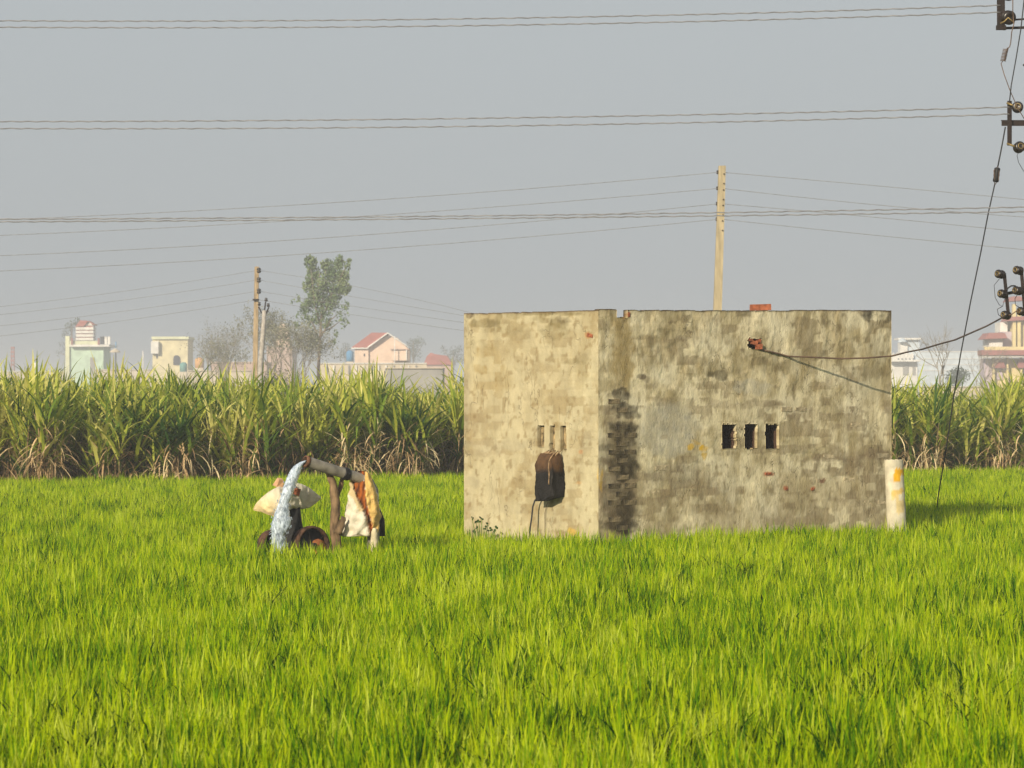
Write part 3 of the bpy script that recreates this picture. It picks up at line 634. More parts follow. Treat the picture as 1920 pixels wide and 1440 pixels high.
# tape joint between pipe and sack
jt = MB()
for k in range(5):
    jt.lathe([(-.006, .056), (0, .063 + .003 * (k % 2)), (.012, .063), (.02, .056)], lerp(pA, pB, .965 + k * .022), ax + Vector((0, .05 * math.sin(k * 2), .08 * math.sin(k * 3))), 18)
jt.build('cloth_binding', mat('grey_cloth_binding', (.45, .44, .40), noise=.3, scale=30, bump=.4), None, label='grey cloth binding wound round the pipe where it meets the tall sack', cat='binding')

# flat sack over the pump head (pointed both ends)
xs = [475, 480, 490, 505, 520, 535, 550, 565, 580, 592, 602]; yt = [953, 944, 933, 921, 913, 908, 905, 907, 914, 924, 932]; yb = [957, 958, 960, 966, 969, 960, 953, 955, 952, 944, 935]
rings = []; cols = []; n = 40; NX = 70
for i in range(NX):
    x = lerp(475, 602, i / (NX - 1)); a = float(np.interp(x, xs, yt)); b_ = float(np.interp(x, xs, yb)); ring = []
    for k in range(n):
        an = 2 * math.pi * k / n; y = (a + b_) / 2 - (b_ - a) / 2 * math.sin(an); th = .09 * math.sin(math.pi * min(.98, max(.02, (x - 470) / 138))) + .01
        dd = -math.copysign(abs(math.cos(an)) ** 1.35, math.cos(an)) * th
        if x < 522: dd += .0045 * (522 - x)
        else: dd += .0052 * (x - 522)             # the left panel folds away from the camera
        if x > 575: dd += .006 * (x - 575)
        fo = .014 * mn.fractal(Vector((x * .14, an * 2.5, 5)), 1, 2, 4) + .010 * math.sin(x * .33 + an * 2) * math.sin(math.pi * i / NX) + .014 * mn.noise(Vector((x * .09, an * 1.5, 1)))
        crease = -.012 * math.exp(-((x - 576 - (y - 920) * .05) / 1.6) ** 2) - .008 * math.exp(-((y - 941 - 3 * math.sin(x * .1)) / 1.3) ** 2) * (x > 545)
        p = P(x, y, YW + dd + fo - crease); ring.append(p)
        yl = sstep(540, 500, x) * sstep(905, 960, y) * .8; cols.append(tuple(np.array(CW) * (1 - yl) + np.array((1.05, .86, .5)) * yl))
    rings.append(ring)
loft(rings, cols).build('pointed_sack', M['sack'], None, label='pointed white sack spread over the pump head behind the water', cat='sack')
sb = MB(); cst = P(556, 921, YW + .09)
sb.box(cst, (.075, .07, .075), Matrix.Rotation(.5, 3, 'Y') @ Matrix.Rotation(.5, 3, 'Z'), jit=.012, taper=.75)
sb.box(cst + Vector((-.025, .02, .035)), (.05, .05, .04), Matrix.Rotation(.9, 3, 'Z'), jit=.01)
sb.build('clay_lump', M['brickred'], None, label='dark red lump of brick weighting the pointed sack', cat='stone')
MB().box(P(524, 906, YW + .02), (.07, .07, .085), Matrix.Rotation(.4, 3, 'Y') @ Matrix.Rotation(.6, 3, 'Z'), jit=.014, taper=.7).build('orange_stone', mat('orange_stone', (.62, .36, .2), noise=.2, scale=10, bump=.3), None,
    label='small orange stone on the top ridge of the pointed sack', cat='stone')
# pump body: dark belt guard with column
pb = tag(empty('well_pump', P(545, 1060, YW + .22)), 'black belt driven pump head standing between two rusty wheels', 'pump')
rb_ = []
for i in range(14):
    t = i / 13; y = lerp(951, 1062, t); xl = float(np.interp(y, [950, 985, 1000, 1062], [536, 534, 530, 524])); xr = float(np.interp(y, [950, 970, 990, 1000, 1062], [563, 565, 568, 574, 586]))
    rb_.append([P((xl + xr) / 2 + (xr - xl) / 2 * math.copysign(abs(math.cos(a_)) ** .5, math.cos(a_)), y, YW + .24 + .08 * math.copysign(abs(math.sin(a_)) ** .5, math.sin(a_))) for a_ in [2 * math.pi * k / 28 for k in range(28)]])
loft(rb_).build('belt_guard', M['rubber'], pb)
MB().tube([P(550, 940, YW + .30), P(550, 1062, YW + .30)], .04, 14).build('column', M['iron'], pb)
def wheel(px, py, rpx, Y, axis, name, label, rimw=.11):
    c = P(px, py, Y); r_ = rpx * Y / F; wh = tag(empty(name, c), label, 'wheel'); a = Vector(axis).normalized()
    MB().lathe([(-rimw / 2, r_ * .90), (-rimw / 2, r_), (-rimw * .2, r_ * 1.03), (rimw * .2, r_ * 1.03), (rimw / 2, r_), (rimw / 2, r_ * .90), (0, r_ * .88), (-rimw / 2, r_ * .90)], c, a, 40).build('rim', M['wheelrust'], wh)
    MB().lathe([(-.07, 0), (-.07, .035), (.07, .035), (.07, 0)], c, a, 16).build('hub', M['iron'], wh)
    MB().lathe([(.0, 0), (.0, r_ * .92), (-.012, r_ * .92), (-.012, 0)], c, a, 32).build('web_plate', M['rubber'], wh)
    b = a.orthogonal().normalized(); d_ = a.cross(b)
    for k in range(5):
        an = k * 2 * math.pi / 5 + .5; e_ = b * math.cos(an) + d_ * math.sin(an)
        MB().tube([c + e_ * .03, c + e_ * r_ * .9], [.022, .016], 8).build('spoke', M['iron'], wh)
    return wh
wheel(583, 1024, 37, YW + .02, (.62, -.75, .05), 'pulley_wheel', 'rusty pulley wheel half sunk in the wheat right of the water')
wheel(512, 1028, 34, YW + .12, (.72, -.68, .05), 'pulley_wheel', 'rusty pulley wheel half hidden by the wheat left of the water')
MB().lathe([(-.10, .0), (-.10, .085), (-.08, .10), (.08, .10), (.10, .085), (.10, 0)], P(590, 1030, YW + .12), (.6, -.75, .2), 20).build('motor_drum', mat('orange_rust', (.26, .09, .03), noise=.3, scale=12, bump=.4), pb)
dt = MB().box(P(540, 1090, YW), (0.9, .5, .16), jit=.02); dt.build('concrete_plinth', M['concrete'], None, origin=P(540, 1079, YW), label='low concrete plinth under the pump hidden by wheat', cat='plinth')

# ------------------------------------------------------------------ scatter helper (uncountable growth only)
def scatter(name, pts, rots, scls, idx, srcs, label, mat_):
    me = bpy.data.meshes.new(name); me.from_pydata(pts, [], [])
    a = me.attributes.new('rot', 'FLOAT_VECTOR', 'POINT'); a.data.foreach_set('vector', np.array(rots, 'f').ravel())
    a = me.attributes.new('scl', 'FLOAT_VECTOR', 'POINT'); a.data.foreach_set('vector', np.array(scls, 'f').ravel())
    a = me.attributes.new('idx', 'INT', 'POINT'); a.data.foreach_set('value', np.array(idx, 'i'))
    for m_ in (mat_ if isinstance(mat_, (list, tuple)) else [mat_]): me.materials.append(m_)
    ob = bpy.data.objects.new(name, me); COL.objects.link(ob)
    ng = bpy.data.node_groups.new(name, 'GeometryNodeTree')
    ng.interface.new_socket('Geometry', in_out='INPUT', socket_type='NodeSocketGeometry'); ng.interface.new_socket('Geometry', in_out='OUTPUT', socket_type='NodeSocketGeometry')
    N = ng.nodes; L = ng.links; gi = N.new('NodeGroupInput'); go = N.new('NodeGroupOutput'); ip = N.new('GeometryNodeInstanceOnPoints'); jn = N.new('GeometryNodeJoinGeometry')
    for s_ in reversed(srcs):
        oi = N.new('GeometryNodeObjectInfo'); oi.inputs['Object'].default_value = s_; oi.inputs['As Instance'].default_value = True
        L.new(oi.outputs['Geometry'], jn.inputs[0])
    L.new(gi.outputs[0], ip.inputs['Points']); L.new(jn.outputs[0], ip.inputs['Instance']); ip.inputs['Pick Instance'].default_value = True
    for nm, ty, so_ in (('idx', 'INT', 'Instance Index'), ('rot', 'FLOAT_VECTOR', 'Rotation'), ('scl', 'FLOAT_VECTOR', 'Scale')):
        at = N.new('GeometryNodeInputNamedAttribute'); at.data_type = ty; at.inputs['Name'].default_value = nm; L.new([o for o in at.outputs if o.enabled][0], ip.inputs[so_])
    L.new(ip.outputs[0], go.inputs[0]); md = ob.modifiers.new('scatter', 'NODES'); md.node_group = ng
    return tag(ob, label, None, None, 'stuff')

def blade(mb, base, az, lean, length, width, curl, seg=4, col=0.0, twist=0.0, droop=0.0):
    """one leaf blade: bends over along azimuth az"""
    d = Vector((math.cos(az), math.sin(az), 0)); s_ = Vector((-d.y, d.x, 0)); p = Vector(base); ang = lean; vs_ = []; st_ = length / seg
    for i in range(seg + 1):
        t = i / seg; wv = width * (1 - t) ** .6 * (.75 + .5 * min(1, t * 4)) if i < seg else 0
        tw_s = s_ * math.cos(twist * t) + Vector((0, 0, 1)).cross(s_) * math.sin(twist * t)
        if i < seg: vs_ += [p - tw_s * wv / 2, p + tw_s * wv / 2]
        else: vs_.append(p.copy())
        p = p + (d * math.sin(ang) + Vector((0, 0, 1)) * math.cos(ang)) * st_; ang += curl / seg + droop * t
    fs = [(2 * i, 2 * i + 1, 2 * i + 3, 2 * i + 2) for i in range(seg - 1)] + [(2 * seg - 2, 2 * seg - 1, 2 * seg)]
    mb.add(vs_, fs, mb.cur if hasattr(mb, 'cur') else 0, True, [(col, col, col)] * len(vs_))

# ------------------------------------------------------------------ wheat
WHEAT = leaf_mat('young_wheat_leaf', [(0.015, 0.065, 0.004), (0.11, 0.26, 0.002), (0.34, 0.47, 0.002), (0.49, 0.575, 0.006), (0.54, 0.63, 0.07)], transl=0.42, wscale=1.3, randamt=0.55, rough=.65, spec=.05, amp=1.5)
rw = random.Random(21); wsrc = []
for k in range(10):
    mb = MB()
    nb = 24
    for j in range(nb):
        r_ = 0.075 * math.sqrt(rw.random()); a = rw.uniform(0, 6.283); tall = rw.random()
        blade(mb, (r_ * math.cos(a), r_ * math.sin(a), 0), rw.uniform(0, 6.283), rw.uniform(.02, .20), rw.uniform(.26, .42), rw.uniform(.010, .017), rw.uniform(.05, .55) if tall > .12 else rw.uniform(1.2, 2.2), 4, rw.uniform(-.38, .38), rw.uniform(-1.2, 1.2))
    if k in (3,):       # a few broad dark bent leaves
        for j in range(7): blade(mb, (rw.uniform(-.04, .04), rw.uniform(-.04, .04), 0.05), rw.uniform(0, 6.283), rw.uniform(.1, .3), rw.uniform(.26, .38), .022, rw.uniform(.4, 2.0), 5, -.75, rw.uniform(-1, 1))
    me = mb.mesh('wheat_tuft', WHEAT); wsrc.append(bpy.data.objects.new('wheat_tuft', me))
def inhut(x, y):
    q = Vector((x, y, 0)) - C0; return -0.02 < q.dot(U) < WL + 0.02 and -0.02 < q.dot(V) < LL + 0.02
def cane_front(x): return 57.2 + 0.41 * (x + 9.7)
pts = []; rots = []; scls = []; idx = []
y = 7.5
npr = np.random.RandomState(4)
while y < 68:
    dy = 0.115 if y < 22 else (0.135 if y < 40 else 0.16)
    hw = y * 0.172 + 3.4 + y * 0.02; x = -hw + rw.random() * dy
    while x < hw:
        xx = x + rw.uniform(-.5, .5) * dy; yy = y + rw.uniform(-.5, .5) * dy
        x += dy
        if inhut(xx, yy) or yy > cane_front(xx) - .1: continue
        if (Vector((xx, yy)) - Vector((pc.x, pc.y))).length < .14: continue
        dpx = abs(xx - P(545, 0, YW).x); 
        if dpx < .42 and abs(yy - YW) < .22: continue
        pts.append((xx, yy, 0))
    y += dy
pa = np.array(pts); hgt = 0.93 + 0.18 * fbm(pa[:, 0] * .8 + 40, pa[:, 1] * .5 + 40, 3, 5) ; clump = fbm(pa[:, 0] * 4 + 9, pa[:, 1] * 4 + 9, 2, 8)
# thin spots in the crop where one looks into the shade between the plants
keepm = (clump > .37) | (npr.rand(len(pa)) < .3)
pa = pa[keepm]; hgt = (hgt * (0.82 + 0.36 * clump))[keepm]
# shorter, trodden crop beside the hut and the pump
for q0, rad_, am in ((P(600, 0, YW), 1.1, .22), (P(930, 0, 33.3), .9, .15)):
    d_ = np.hypot(pa[:, 0] - q0.x, pa[:, 1] - q0.y); hgt *= 1 - am * np.exp(-(d_ / rad_) ** 2)
n_ = len(pa)
rots = np.stack([npr.uniform(-.12, .12, n_), npr.uniform(-.12, .12, n_) + .03, npr.uniform(0, 6.283, n_)], -1)
sx = npr.uniform(.9, 1.25, n_) * (1 + 0.25 * sstep(30, 60, pa[:, 1])); scls = np.stack([sx, sx, .93 * hgt * npr.uniform(.82, 1.18, n_) * 1.04], -1)
scatter('wheat_field', pa.tolist(), rots, scls, np.where((fbm(pa[:, 0] * 1.5 + 7, pa[:, 1] * .8, 3, 44) > .66) | ((np.abs(pa[:, 1] - 43.5) < 4.5) & (npr.rand(n_) < .5 * np.clip(2 * fbm(pa[:, 0] * .5, pa[:, 1] * .3, 2, 71) - .3, 0, 1))), 3, (lambda q_: np.where((q_ == 3) & (npr.rand(n_) < .6), 4, q_))(npr.randint(0, 10, n_))), wsrc, 'dense young green wheat covering the whole field', WHEAT)

# ------------------------------------------------------------------ sugarcane
CG = leaf_mat('sugarcane_leaf', [(0.035, 0.09, 0.015), (0.18, 0.27, 0.025), (0.46, 0.48, 0.06), (0.68, 0.63, 0.20)], transl=0.35, wscale=0.6, randamt=0.6, amp=1.6)
CD = leaf_mat('dry_sugarcane_leaf', [(0.16, 0.10, 0.05), (0.40, 0.26, 0.13), (0.64, 0.45, 0.24), (0.78, 0.64, 0.38)], transl=0.2, wscale=0.8, randamt=0.6)
CS = mat('cane_stalk', (0.20, 0.15, 0.07), noise=.3, scale=10)
def cane(seed, nst, dry, h=1.0, spread=.22):
    r = random.Random(seed); ms, mg, mdd = MB(), MB(), MB()
    for s_ in range(nst):
        a = r.uniform(0, 6.283); d0 = spread * math.sqrt(r.random()); b = Vector((d0 * math.cos(a), d0 * math.sin(a), 0)); H_ = r.uniform(.85, 1.35) * h
        top = b + Vector((math.cos(a) * d0 * .9 + r.uniform(-.12, .12), math.sin(a) * d0 * .9 + r.uniform(-.12, .12), H_)); ms.tube([b, b.lerp(top, .5) + Vector((r.uniform(-.03, .03), r.uniform(-.03, .03), 0)), top], [.016, .015, .010], 5)
        for j in range(r.randint(6, 9)):       # green fan
            q = b.lerp(top, r.uniform(.62, 1.0)); ln = r.uniform(.75, 1.3) * h
            blade(mg, q, r.uniform(0, 6.283), r.uniform(.03, .75), ln, r.uniform(.046, .080), r.uniform(.1, 1.5), 6, r.uniform(-.35, .4), r.uniform(-1.2, 1.2), r.choice((0, 0, .25, .45)))
        for j in range(r.randint(2, 4)):        # lower green leaves arching over
            q = b.lerp(top, r.uniform(.25, .7)); blade(mg, q, r.uniform(0, 6.283), r.uniform(.2, .7), r.uniform(.6, 1.0), r.uniform(.04, .06), r.uniform(.8, 2.0), 6, r.uniform(-.6, .1), r.uniform(-1, 1))
        for j in range(int(dry * r.uniform(6, 12))):   # dead leaves hanging down the stalk
            q = b.lerp(top, r.uniform(.35, 1.0)); blade(mdd, q, r.uniform(0, 6.283), r.uniform(.5, 2.3), r.uniform(.4, .85), r.uniform(.02, .036), r.uniform(.8, 1.6), 5, r.uniform(-.4, .4), r.uniform(-2, 2))
        if dry > .9:
            for j in range(5):
                q = b + Vector((r.uniform(-.16, .16), r.uniform(-.16, .16), 0)); blade(mdd, q, r.uniform(0, 6.283), r.uniform(0, .25), r.uniform(.45, .95), r.uniform(.02, .036), r.uniform(0, .5), 4, r.uniform(-.5, .4), r.uniform(-2, 2))
    for m_ in (ms, mg, mdd): pass
    return ms, mg, mdd
def join(mbs):
    o = MB()
    for mi, m_ in enumerate(mbs):
        b = len(o.v); o.v += m_.v; o.f += [[b + i for i in f] for f in m_.f]; o.m += [mi] * len(m_.f); o.sm += m_.sm; o.c += (m_.c if m_.c else [(0, 0, 0)] * len(m_.v))
    return o
csrc = []
for k in range(8):
    csrc.append(bpy.data.objects.new('cane_clump', join(cane(100 + k, 6, (1.3, .6, .9, .4, 1.0, .5, 1.1, .5)[k])).mesh('cane_clump', [CS, CG, CD])))
pts = []; cr_ = random.Random(77)
x = -14.5
while x < 15.5:
    row = 0; yy = cane_front(x)
    while row < 17:
        px_ = 960 + x / yy * F
        if row > 1 or cr_.random() < .62: pts.append((x + cr_.uniform(-.3, .3), yy + cr_.uniform(-.3, .2), 0, row))
        yy += .48 + row * .05; row += 1
    x += .50
pa = np.array(pts); n_ = len(pa); npr = np.random.RandomState(9)
pxs = 960 + pa[:, 0] / pa[:, 1] * F
hm = np.interp(pxs, [-60, 40, 140, 330, 480, 560, 640, 700, 745, 820, 870, 1600, 1680, 1715, 1760, 1800, 1840, 1890, 2000], [.97, .97, 1.02, 1.0, .97, .92, .97, 1.0, .86, .82, .98, 1.0, .90, .80, .92, .84, .84, .98, 1.0])
hm = hm * (0.86 + .30 * vnoise(pa[:, 0] * 1.3 + 30, pa[:, 1] * .9, 3)) * npr.uniform(.86, 1.12, n_) * 1.135
hm = np.where((pa[:, 3] == 0), hm * npr.uniform(.62, .98, n_), hm)
sx = npr.uniform(.85, 1.15, n_)
scatter('sugarcane_stand', pa[:, :3].tolist(), np.stack([npr.uniform(-.05, .05, n_), npr.uniform(-.05, .05, n_), npr.uniform(0, 6.283, n_)], -1), np.stack([sx, sx, hm], -1), npr.randint(0, 8, n_), csrc,
        'tall dense sugarcane crop forming a green and straw coloured wall behind the wheat', [CS, CG, CD])
# clumps at the very front that stand out singly
def clump(px, seed, nst, dry, h, label, fwd=.35, spread=.22):
    Yc = 60.0
    for _ in range(4): Yc = cane_front((px - 960) / F * Yc) - fwd
    loc = Vector(((px - 960) / F * Yc, Yc, 0)); o = tag(empty('sugarcane_clump', loc), label, 'sugarcane', 'sugarcane clumps at the field edge')
    ms, mg, mdd = cane(seed, nst, dry, h, spread)
    for nm, m_, mt in (('stalk', ms, CS), ('green_leaves', mg, CG), ('dry_leaves', mdd, CD)):
        if not m_.v: continue
        ob = bpy.data.objects.new(nm, m_.mesh(nm, mt)); COL.objects.link(ob); ob.parent = o; tag(ob, kind='stuff')
clump(92, 301, 11, 3.0, 1.08, 'sugarcane clump with the widest skirt of straw brown dead leaves, near the left edge')
clump(160, 302, 4, .2, .75, 'short leafy green sugarcane shoot just right of the widest straw skirted clump')
clump(212, 303, 7, 1.5, 1.0, 'sugarcane clump with thin dry stalks below the mint green house')
clump(326, 304, 8, 2.2, .9, 'low sugarcane clump with a fan of straw stems below the cream house')
clump(452, 305, 7, 2.0, 1.08, 'sugarcane clump with brown hanging leaves below the tall brown pole')
clump(668, 306, 8, 2.2, 1.12, 'tall sugarcane clump with dead leaves right behind the draped sack')
clump(775, 307, 7, 2.0, 1.0, 'sugarcane clump with tangled dry leaves left of the hut')
clump(1688, 308, 6, 2.2, 1.0, 'sugarcane clump with pinkish dry stems right behind the white post')
clump(1738, 309, 8, 1.8, 1.12, 'upright sugarcane clump with straw base right of the white post')
clump(1890, 310, 9, 2.0, 1.18, 'tall sugarcane clump with long dry stem at the right edge of view')

# ------------------------------------------------------------------ poles and wires
HZ_W = 'wire'
pole = tag(empty('utility_pole', P(1345, 750, 79) * 1), 'tall pale concrete pole rising behind the hut roof', 'pole'); pole.location.z = 0
pt = P(1354, 311, 79); pb0 = P(1344.6, 600, 79); d_ = (pt - pb0); bot = pb0 - d_ * (pb0.z / d_.z)
def sqtube(a, b, wa, wb, da, db):
    """tapered rectangular column"""
    m_ = MB(); vs_ = []
    for c, w_, d2 in ((a, wa, da), (b, wb, db)):
        vs_ += [c + Vector((sx * w_ / 2, sy * d2 / 2, 0)) for sx, sy in ((-1, -1), (1, -1), (1, 1), (-1, 1))]
    return m_.add(vs_, [(0, 3, 2, 1), (4, 5, 6, 7), (0, 1, 5, 4), (1, 2, 6, 5), (2, 3, 7, 6), (3, 0, 4, 7)])
sqtube(bot, pt, .25, .185, .2, .16).build('shaft', M['pole'], pole)
WL_ = {}
lines1 = [(323, [(0, 411), (190, 406), (480, 388), (960, 356)], [(1527, 338), (1920, 374)]), (353, [(0, 441), (450, 422), (650, 405), (960, 386)], [(1729, 392), (1920, 407)]),
          (382, [(0, 479), (480, 456), (960, 417)], [(1527, 397), (1920, 435)]), (411, [(0, 508), (480, 483), (960, 446)], [(1660, 443), (1920, 468)])]
def quad(x0, y0, pts_, x1, n=14):
    """parabola through the attachment point fitted to photo points, run out to x1"""
    X = np.array([p[0] - x0 for p in pts_], float); Yv = np.array([p[1] - y0 for p in pts_], float)
    A = np.stack([X, X * X], -1) if len(pts_) > 1 else X[:, None]
    c, *_ = np.linalg.lstsq(A, Yv, rcond=None); c = list(c) + [0] * (2 - len(c))
    return [(x, y0 + c[0] * (x - x0) + c[1] * (x - x0) ** 2) for x in np.linspace(x0, x1, n)]
for i, (y, lft, rgt) in enumerate(lines1):
    m_ = MB(); a = quad(1349, y, lft, -260)[::-1]; b = quad(1352, y, rgt, 2250, 8)
    m_.tube([P(x, yy, 79) for x, yy in a + b], .0075, 5)
    m_.build('power_wire', M['alu'], None, label=f'faint sagging wire, {("topmost", "second from top", "third from top", "lowest")[i]} of four on the pale pole behind the hut', cat='wire', group='wires on the pale pole')
    ins = MB().lathe([(-.05, 0), (-.05, .02), (-.02, .035), (0, .02), (.02, .035), (.05, .02), (.05, 0)], P(1345.6 - i * .6, y, 79.0), (0, 0, 1), 10); ins.build('insulator', M['porcelain'], pole)
    for s_ in (0, 1): MB().box(P(1357.5 - i * .9, y + 3 + s_ * 18, 78.9), (.03, .03, .03)).build('bolt', M['iron'], pole)
pole2 = tag(empty('utility_pole', P(479, 750, 140)), 'tall brown pole with insulators rising from the sugarcane', 'pole'); pole2.location.z = 0
sqtube(Vector((P(476.5, 690, 140).x, 140, 0)), P(481.5, 500, 140), .24, .19, .25, .2).build('shaft', M['pole2'], pole2)
for i, (y, yl, ym, yr) in enumerate(((507, 575, 536, 583), (525, 590, 556, 592), (546, 611, 574, 605), (562, 630, 590, 620))):
    m_ = MB(); a = quad(482, y, [(0, yl), (240, (y + yl) / 2 + 4)], -260)[::-1]; b = quad(485, y, [(660, ym), (870, yr)], 1100, 8)
    m_.tube([P(x, yy, 140) for x, yy in a + b], .009, 5)
    m_.build('power_wire', M['alu'], None, label=f'faint far wire, {("topmost", "second from top", "third from top", "lowest")[i]} of four on the brown pole', cat='wire', group='wires on the brown pole')
    if i < 3: MB().lathe([(-.12, 0), (-.12, .06), (-.05, .11), (0, .06), (.05, .11), (.12, .06), (.12, 0)], P(485.5, y, 139.8), (0, 0, 1), 10).build('insulator', M['porcelain'], pole2)
    else: MB().box(P(480, y, 139.8), (.3, .1, .08)).build('clamp', M['iron'], pole2)
pole3 = tag(empty('steel_pole', P(487, 750, 132)), 'short leaning pale steel pole with a forked top beside the brown pole', 'pole'); pole3.location.z = 0
MB().tube([Vector((P(487, 700, 132).x, 132, 0)), P(488, 690, 132), P(492, 640, 132), P(495, 600, 132), P(495.5, 582, 132)], [.13, .12, .11, .10, .09], 10).build('shaft', mat('galvanised_steel', (.40, .37, .33), noise=.15), pole3)
MB().tube([P(485, 575, 132), P(490, 586, 132), P(495, 590, 132), P(500, 586, 132), P(504, 576, 132)], .035, 6).build('cross_arm', M['iron'], pole3)
MB().tube([P(495, 590, 132), P(498, 566, 132)], .035, 6).build('top_bracket', M['iron'], pole3)
for x, y in ((486, 570), (503, 572), (499, 562)):
    MB().lathe([(-.08, 0), (-.08, .05), (-.03, .08), (.03, .05), (.08, .06), (.08, 0)], P(x, y, 132), (0, 0, 1), 10).build('insulator', M['porcelain'], pole3)

# transformer pole just past the right edge; its brackets reach into view
YT = 40.0
tp_ = tag(empty('transformer_pole', (P(2015, 0, YT).x, YT, 0)), 'transformer pole at the right edge with rusty brackets and brown disc insulators', 'pole')
sqtube(Vector((P(2015, 0, YT).x, YT, 0)), Vector((P(2012, 0, YT).x, YT, 9.0)), .34, .24, .26, .2).build('shaft', M['pole2'], tp_)
def bar(x0, y0, x1, y1, wpx, name='bracket', dy=0.0, m_='iron', angle=True):
    a = P(x0, y0, YT + dy); b = P(x1, y1, YT + dy); t = (b - a).normalized(); s_ = t.cross(Vector((0, 1, 0))).normalized() * (wpx / 2 * YT / F); dd = Vector((0, .055, 0)); th = Vector((0, .008, 0))
    mb = MB(); mb.prism([a - s_, b - s_, b + s_, a + s_], th)
    s2 = s_ * .82
    mb.prism([a + s2 + th, b + s2 + th, b + s_ + th, a + s_ + th], dd)           # the other flange of the angle iron
    return mb.build(name, M[m_], tp_)
def disc(px, py, rpx, axis=(-.35, -.93, .1), brass=True, dy=-.03):
    r_ = rpx * YT / F; c = P(px, py, YT + dy); a = Vector(axis).normalized()
    io = MB().lathe([(.07, 0), (.07, r_ * .5), (.05, r_ * .95), (.03, r_), (.012, r_ * .92), (0, r_ * .62), (-.012, r_ * .92), (-.03, r_), (-.05, r_ * .9), (-.062, r_ * .55), (-.05, r_ * .4), (-.05, 0)], c, a * -1, 24).build('insulator', M['porcelain'], tp_)
    if brass: MB().lathe([(.058, r_ * .42), (.066, r_ * .42), (.066, r_ * .55), (.058, r_ * .55)], c, a, 20).build('ring', M['brass'], io)
bar(1876.5, -80, 1877, 56, 15); bar(1872, 53, 2015, 49, 5, dy=.07); bar(1884, 38, 2015, 30, 3.5, dy=.07)
MB().box(P(1877, 52, YT - .01), (.13, .05, .06)).build('clamp', M['iron'], tp_)
disc(1891, 33, 13.5, (.25, -.9, -.2), False); disc(1890, -12, 13.5, (.25, -.9, -.2), False)
MB().tube([P(1876, 44, YT - .05), P(1884, 40, YT - .09), P(1890, 33, YT - .10), P(1902, 43, YT - .09)], .010, 6).build('clevis', M['brass'], tp_)
bar(1893, 189, 1893, 273, 8.5); bar(1878, 230.5, 2015, 231, 11, dy=.06)
disc(1908, 201, 10.5, (-.1, -.98, .1)); disc(1911, 276, 10.5, (.2, -.9, .2))
for a_, b_ in (((1888, 193), (1903, 199)), ((1888, 269), (1904, 275))): MB().tube([P(*a_, YT - .02), P(*b_, YT - .06)], .016, 6).build('bolt', M['brass'], tp_)
bar(1883, 512, 1891, 592, 6.5, dy=-.02); bar(1915, 505, 1922, 585, 6.5, dy=-.02); bar(1884, 551, 2015, 528, 6, dy=.05)
for x, y in ((1875, 514), (1880, 551), (1886, 591), (1909, 507), (1908, 545), (1916, 584)): disc(x, y, 8.3, (-.75, -.6, .1))
MB().lathe([(0, 0), (.06, .05), (.2, .06), (.2, 0)], P(1917, 122, YT), (1, 0, 0), 12).build('bushing', M['iron'], tp_)
def jump(pts_, r_, name='jumper', m_='wire'): MB().tube([P(x, y, YT - .06) for x, y in pts_], r_, 5).build(name, M[m_], tp_)
jump([(1887, 545), (1890, 540), (1896, 536), (1903, 536), (1909, 541)], .011)
jump([(1876, 520), (1864, 535), (1866, 558), (1874, 572), (1880, 574), (1884, 560)], .004); jump([(1880, 574), (1870, 580), (1872, 590), (1880, 596)], .005)
jump([(1886, 592), (1896, 590), (1906, 583), (1916, 585)], .008, m_='cable'); jump([(1908, 552), (1903, 560), (1904, 572), (1914, 578)], .005)
jump([(1911, 283), (1907, 292), (1910, 305), (1920, 322)], .004)
# drop lead with a coil
dl = MB(); dl.tube([P(x, y, YT - .1) for x, y in ((1899, -60), (1899, 20), (1901, 45), (1897, 60), (1895, 80), (1893, 88), (1888, 91))], .007, 5)
cp = []
for k in range(90):
    t = k / 89; an = t * 9 * 2 * math.pi; c = P(lerp(1886, 1880.5, t), lerp(91, 115, t), YT - .1); cp.append(c + Vector((.034 * math.cos(an), .034 * math.sin(an), 0)))
dl.tube(cp, .006, 5); dl.tube([P(x, y, YT - .1) for x, y in ((1880, 115), (1877, 119), (1883, 140), (1894, 170), (1908, 202), (1922, 225), (1960, 260))], .006, 5)
dl.build('coiled_lead', M['cable'], None, label='thin lead with a tight spring coil hanging between the upper brackets', cat='wire')
MB().tube([P(x, y, YT - .12) for x, y in ((1926, -60), (1919, 10), (1914, 55), (1905, 110), (1896, 160), (1893, 189))], .008, 5).build('down_lead', M['wire'], None, label='straight thin lead dropping onto the middle bracket', cat='wire')
# guy wire
gy = tag(empty('guy_wire', P(1752, 1000, YT + 1.4)), 'slanting stay wire with a black strain insulator running down into the wheat', 'wire'); gy.location.z = 0
gp = [(1885, 238), (1880, 266), (1875, 292), (1871, 312)]; MB().tube([P(x, y, YT) for x, y in gp], .010, 6).build('upper_stay', M['wire'], gy)
MB().lathe([(-.095, 0), (-.095, .032), (-.08, .042), (-.03, .036), (0, .042), (.03, .036), (.08, .042), (.095, .032), (.095, 0)], P(1868.5, 328, YT), (.12, 0, 1), 12).build('strain_insulator', M['rubber'], gy)
for s_ in (-1, 1): MB().tube([P(1871, 312, YT), P(1868.5 + s_ * 5, 320, YT - .03), P(1868.5 + s_ * 3.5, 337, YT - .03), P(1865, 347, YT)], .006, 5).build('loop', M['cable'], gy)
gp = [(1865, 346), (1853, 400), (1838, 478), (1820, 565), (1801, 665), (1788, 745), (1775, 835), (1760, 925), (1750, 1006)]
MB().tube([P(x, y, lerp(YT, YT + 1.4, (y - 346) / 660)) for x, y in gp], .009, 6).build('lower_stay', M['wire'], gy)

